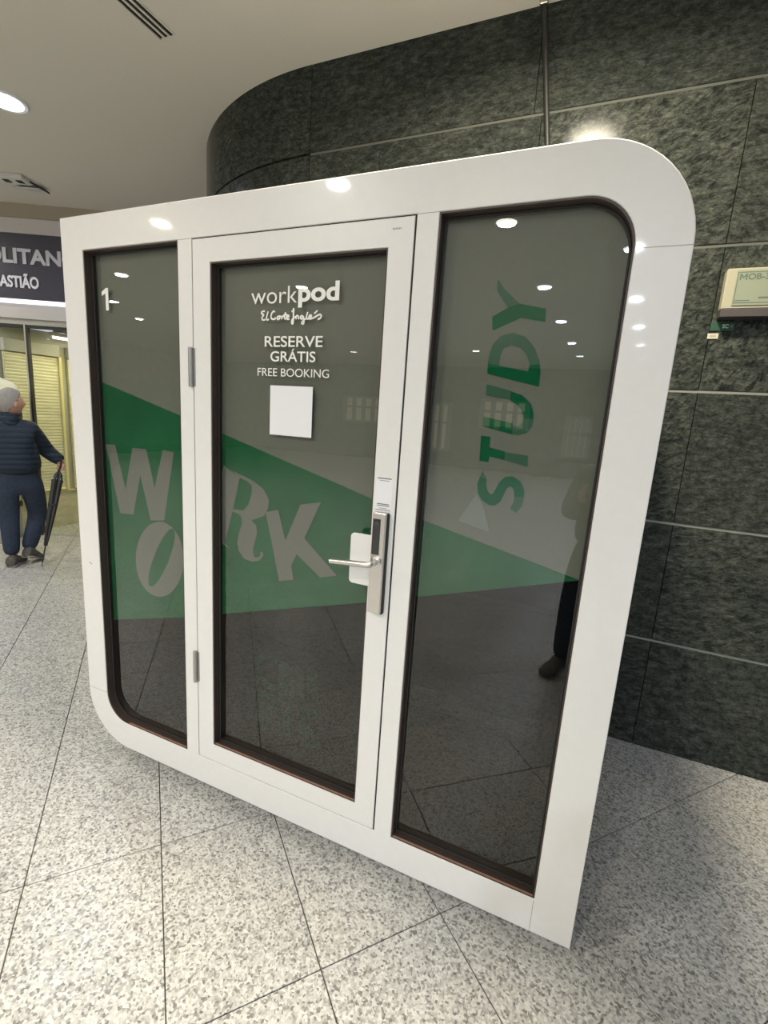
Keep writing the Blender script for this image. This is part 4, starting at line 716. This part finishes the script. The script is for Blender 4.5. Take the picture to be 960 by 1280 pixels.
J = dict(head=(-2.806, 1.336, 1.452), neck=(-2.817, 1.317, 1.315), chest=(-2.810, 1.332, 1.10), waist=(-2.805, 1.342, 0.93), pelvis=(-2.800, 1.350, 0.80),
         shR=(-2.752, 1.445, 1.215), elR=(-2.797, 1.602, 1.010), wrR=(-2.685, 1.690, 0.899), shL=(-2.880, 1.205, 1.215), elL=(-2.90, 1.115, 0.99), wrL=(-2.95, 1.10, 0.78),
         hipL=(-2.848, 1.262, 0.715), hipR=(-2.760, 1.425, 0.70), knL=(-2.886, 1.280, 0.385), knR=(-2.860, 1.520, 0.40), anL=(-2.830, 1.245, 0.055), anR=(-2.795, 1.365, 0.09))
hd = Vector((-2.80, 1.35, 0)); fdir = (aw * 0.45 + rt * 0.9)
person(man, J, aw, fdir, (M['skin'], M['jacket'], M['jeans'], None),
       [((-2.790, 1.200, -0.046), (-2.93, 1.400, -0.046)), ((-2.765, 1.315, 0.03), (-2.835, 1.50, -0.046))])
UT, UB = Vector((-2.680, 1.652, 0.905)), Vector((-2.590, 1.352, -0.048))
ua = (UB - UT); UL = ua.length; ua.normalize()
hand(man, (-2.685, 1.690, 0.899), (-2.690, 1.680, 0.880), UT + ua * 0.03, ua, M['skin'])
um = thing('umbrella', UB, 'long furled black umbrella held point-down by the grey-haired person', 'umbrella')
add('canopy', lathe(UT, ua, [(0.085, 0.012), (0.11, 0.026), (0.16, 0.036), (0.175, 0.043), (0.20, 0.038), (0.34, 0.036), (0.52, 0.030), (0.68, 0.021), (0.80, 0.013)], 32, 8, 0.16), M['umb'], um, smooth=50)
add('shaft', lathe(UT, ua, [(0.06, 0.006), (UL - 0.1, 0.006), (UL - 0.08, 0.005), (UL - 0.005, 0.003)], 12), M['rubber'], um)
bm = bmesh.new(); tube_into(bm, [UT + ua * 0.10, UT, UT - ua * 0.035, UT - ua * 0.06 + aw * 0.02, UT - ua * 0.05 + aw * 0.05, UT - ua * 0.015 + aw * 0.058], [0.012, 0.013, 0.012, 0.012, 0.011, 0.010], 14); add('crook_handle', bm_mesh(bm), M['rubber'], um)
bm = bmesh.new()
for k in range(8):
    a = 2 * math.pi * k / 8; x, y, z = frame_of(ua); p = UT + ua * 0.172 + (x * math.cos(a) + y * math.sin(a)) * 0.040; lathe_into(bm, p, -ua + (x * math.cos(a) + y * math.sin(a)) * 0.25, [(0, 0.003), (0.02, 0.0022)], 6)
add('rib_tip', bm_mesh(bm), M['steel'], um)['kind'] = 'stuff'
add('tie_strap', lathe(UT + ua * 0.40, ua, [(0, 0.040), (0.022, 0.039)], 24), M['rubber'], um)

# the photographer, whose legs show mirrored in the lower glass
ph = thing('person', (2.12, -1.78, -0.05), 'person in dark clothes taking the picture, seen only mirrored in the lower right glass', 'person')
aw2 = Vector((-0.25, 0.97, 0)).normalized(); rt2 = Vector((aw2.y, -aw2.x, 0)); c0 = Vector((2.12, -1.80, 0))
def pj(r_, f_, z_): v = c0 + rt2 * r_ + aw2 * f_; return (v.x, v.y, z_)
J2 = dict(head=pj(0, 0.02, 1.50), neck=pj(0, 0, 1.36), chest=pj(0, 0, 1.15), waist=pj(0, 0, 0.95), pelvis=pj(0, 0, 0.82), shR=pj(0.15, 0, 1.26), elR=pj(0.20, 0.08, 1.02), wrR=pj(0.09, 0.26, 1.16),
          shL=pj(-0.15, 0, 1.26), elL=pj(-0.20, 0.08, 1.02), wrL=pj(-0.09, 0.26, 1.16), hipR=pj(0.09, 0, 0.73), knR=pj(0.11, 0.02, 0.40), anR=pj(0.12, 0, 0.04), hipL=pj(-0.09, 0, 0.73), knL=pj(-0.12, 0.05, 0.40), anL=pj(-0.14, 0.03, 0.04))
person(ph, J2, aw2, aw2, (M['skin'], M['umb'], M['jeans'], M['rubber']), [(pj(0.12, -0.06, -0.046), pj(0.15, 0.20, -0.046)), (pj(-0.14, -0.03, -0.046), pj(-0.19, 0.22, -0.046))])
for s in (-1, 1):
    w_ = Vector(pj(0.09 * s, 0.26, 1.16)); pc = w_ + aw2 * 0.045 + Vector((0, 0, 0.02)); g_ = Vector(pj(0.065 * s, 0.345, 1.20))
    hand(ph, w_, pc, g_, (0, 0, 1), M['skin'], 0.006)
tel = thing('phone', pj(0, 0.345, 1.16), 'black handheld phone held up by the mirrored person', 'phone')
rp = Matrix.Rotation(math.atan2(rt2.y, rt2.x), 3, 'Z')
add('phone_case', box(pj(0, 0.345, 1.20), (0.148, 0.009, 0.072), rp, 0.003), M['rubber'], tel); add('screen', box(pj(0, 0.340, 1.20), (0.138, 0.0006, 0.064), rp), M['black_glass'], tel, smooth=0)

# ------------------------------------------------------------------ lift everything so that the floor is z = 0
for o in bpy.data.objects:
    if o.parent is None and o is not cam: o.location.z += UP
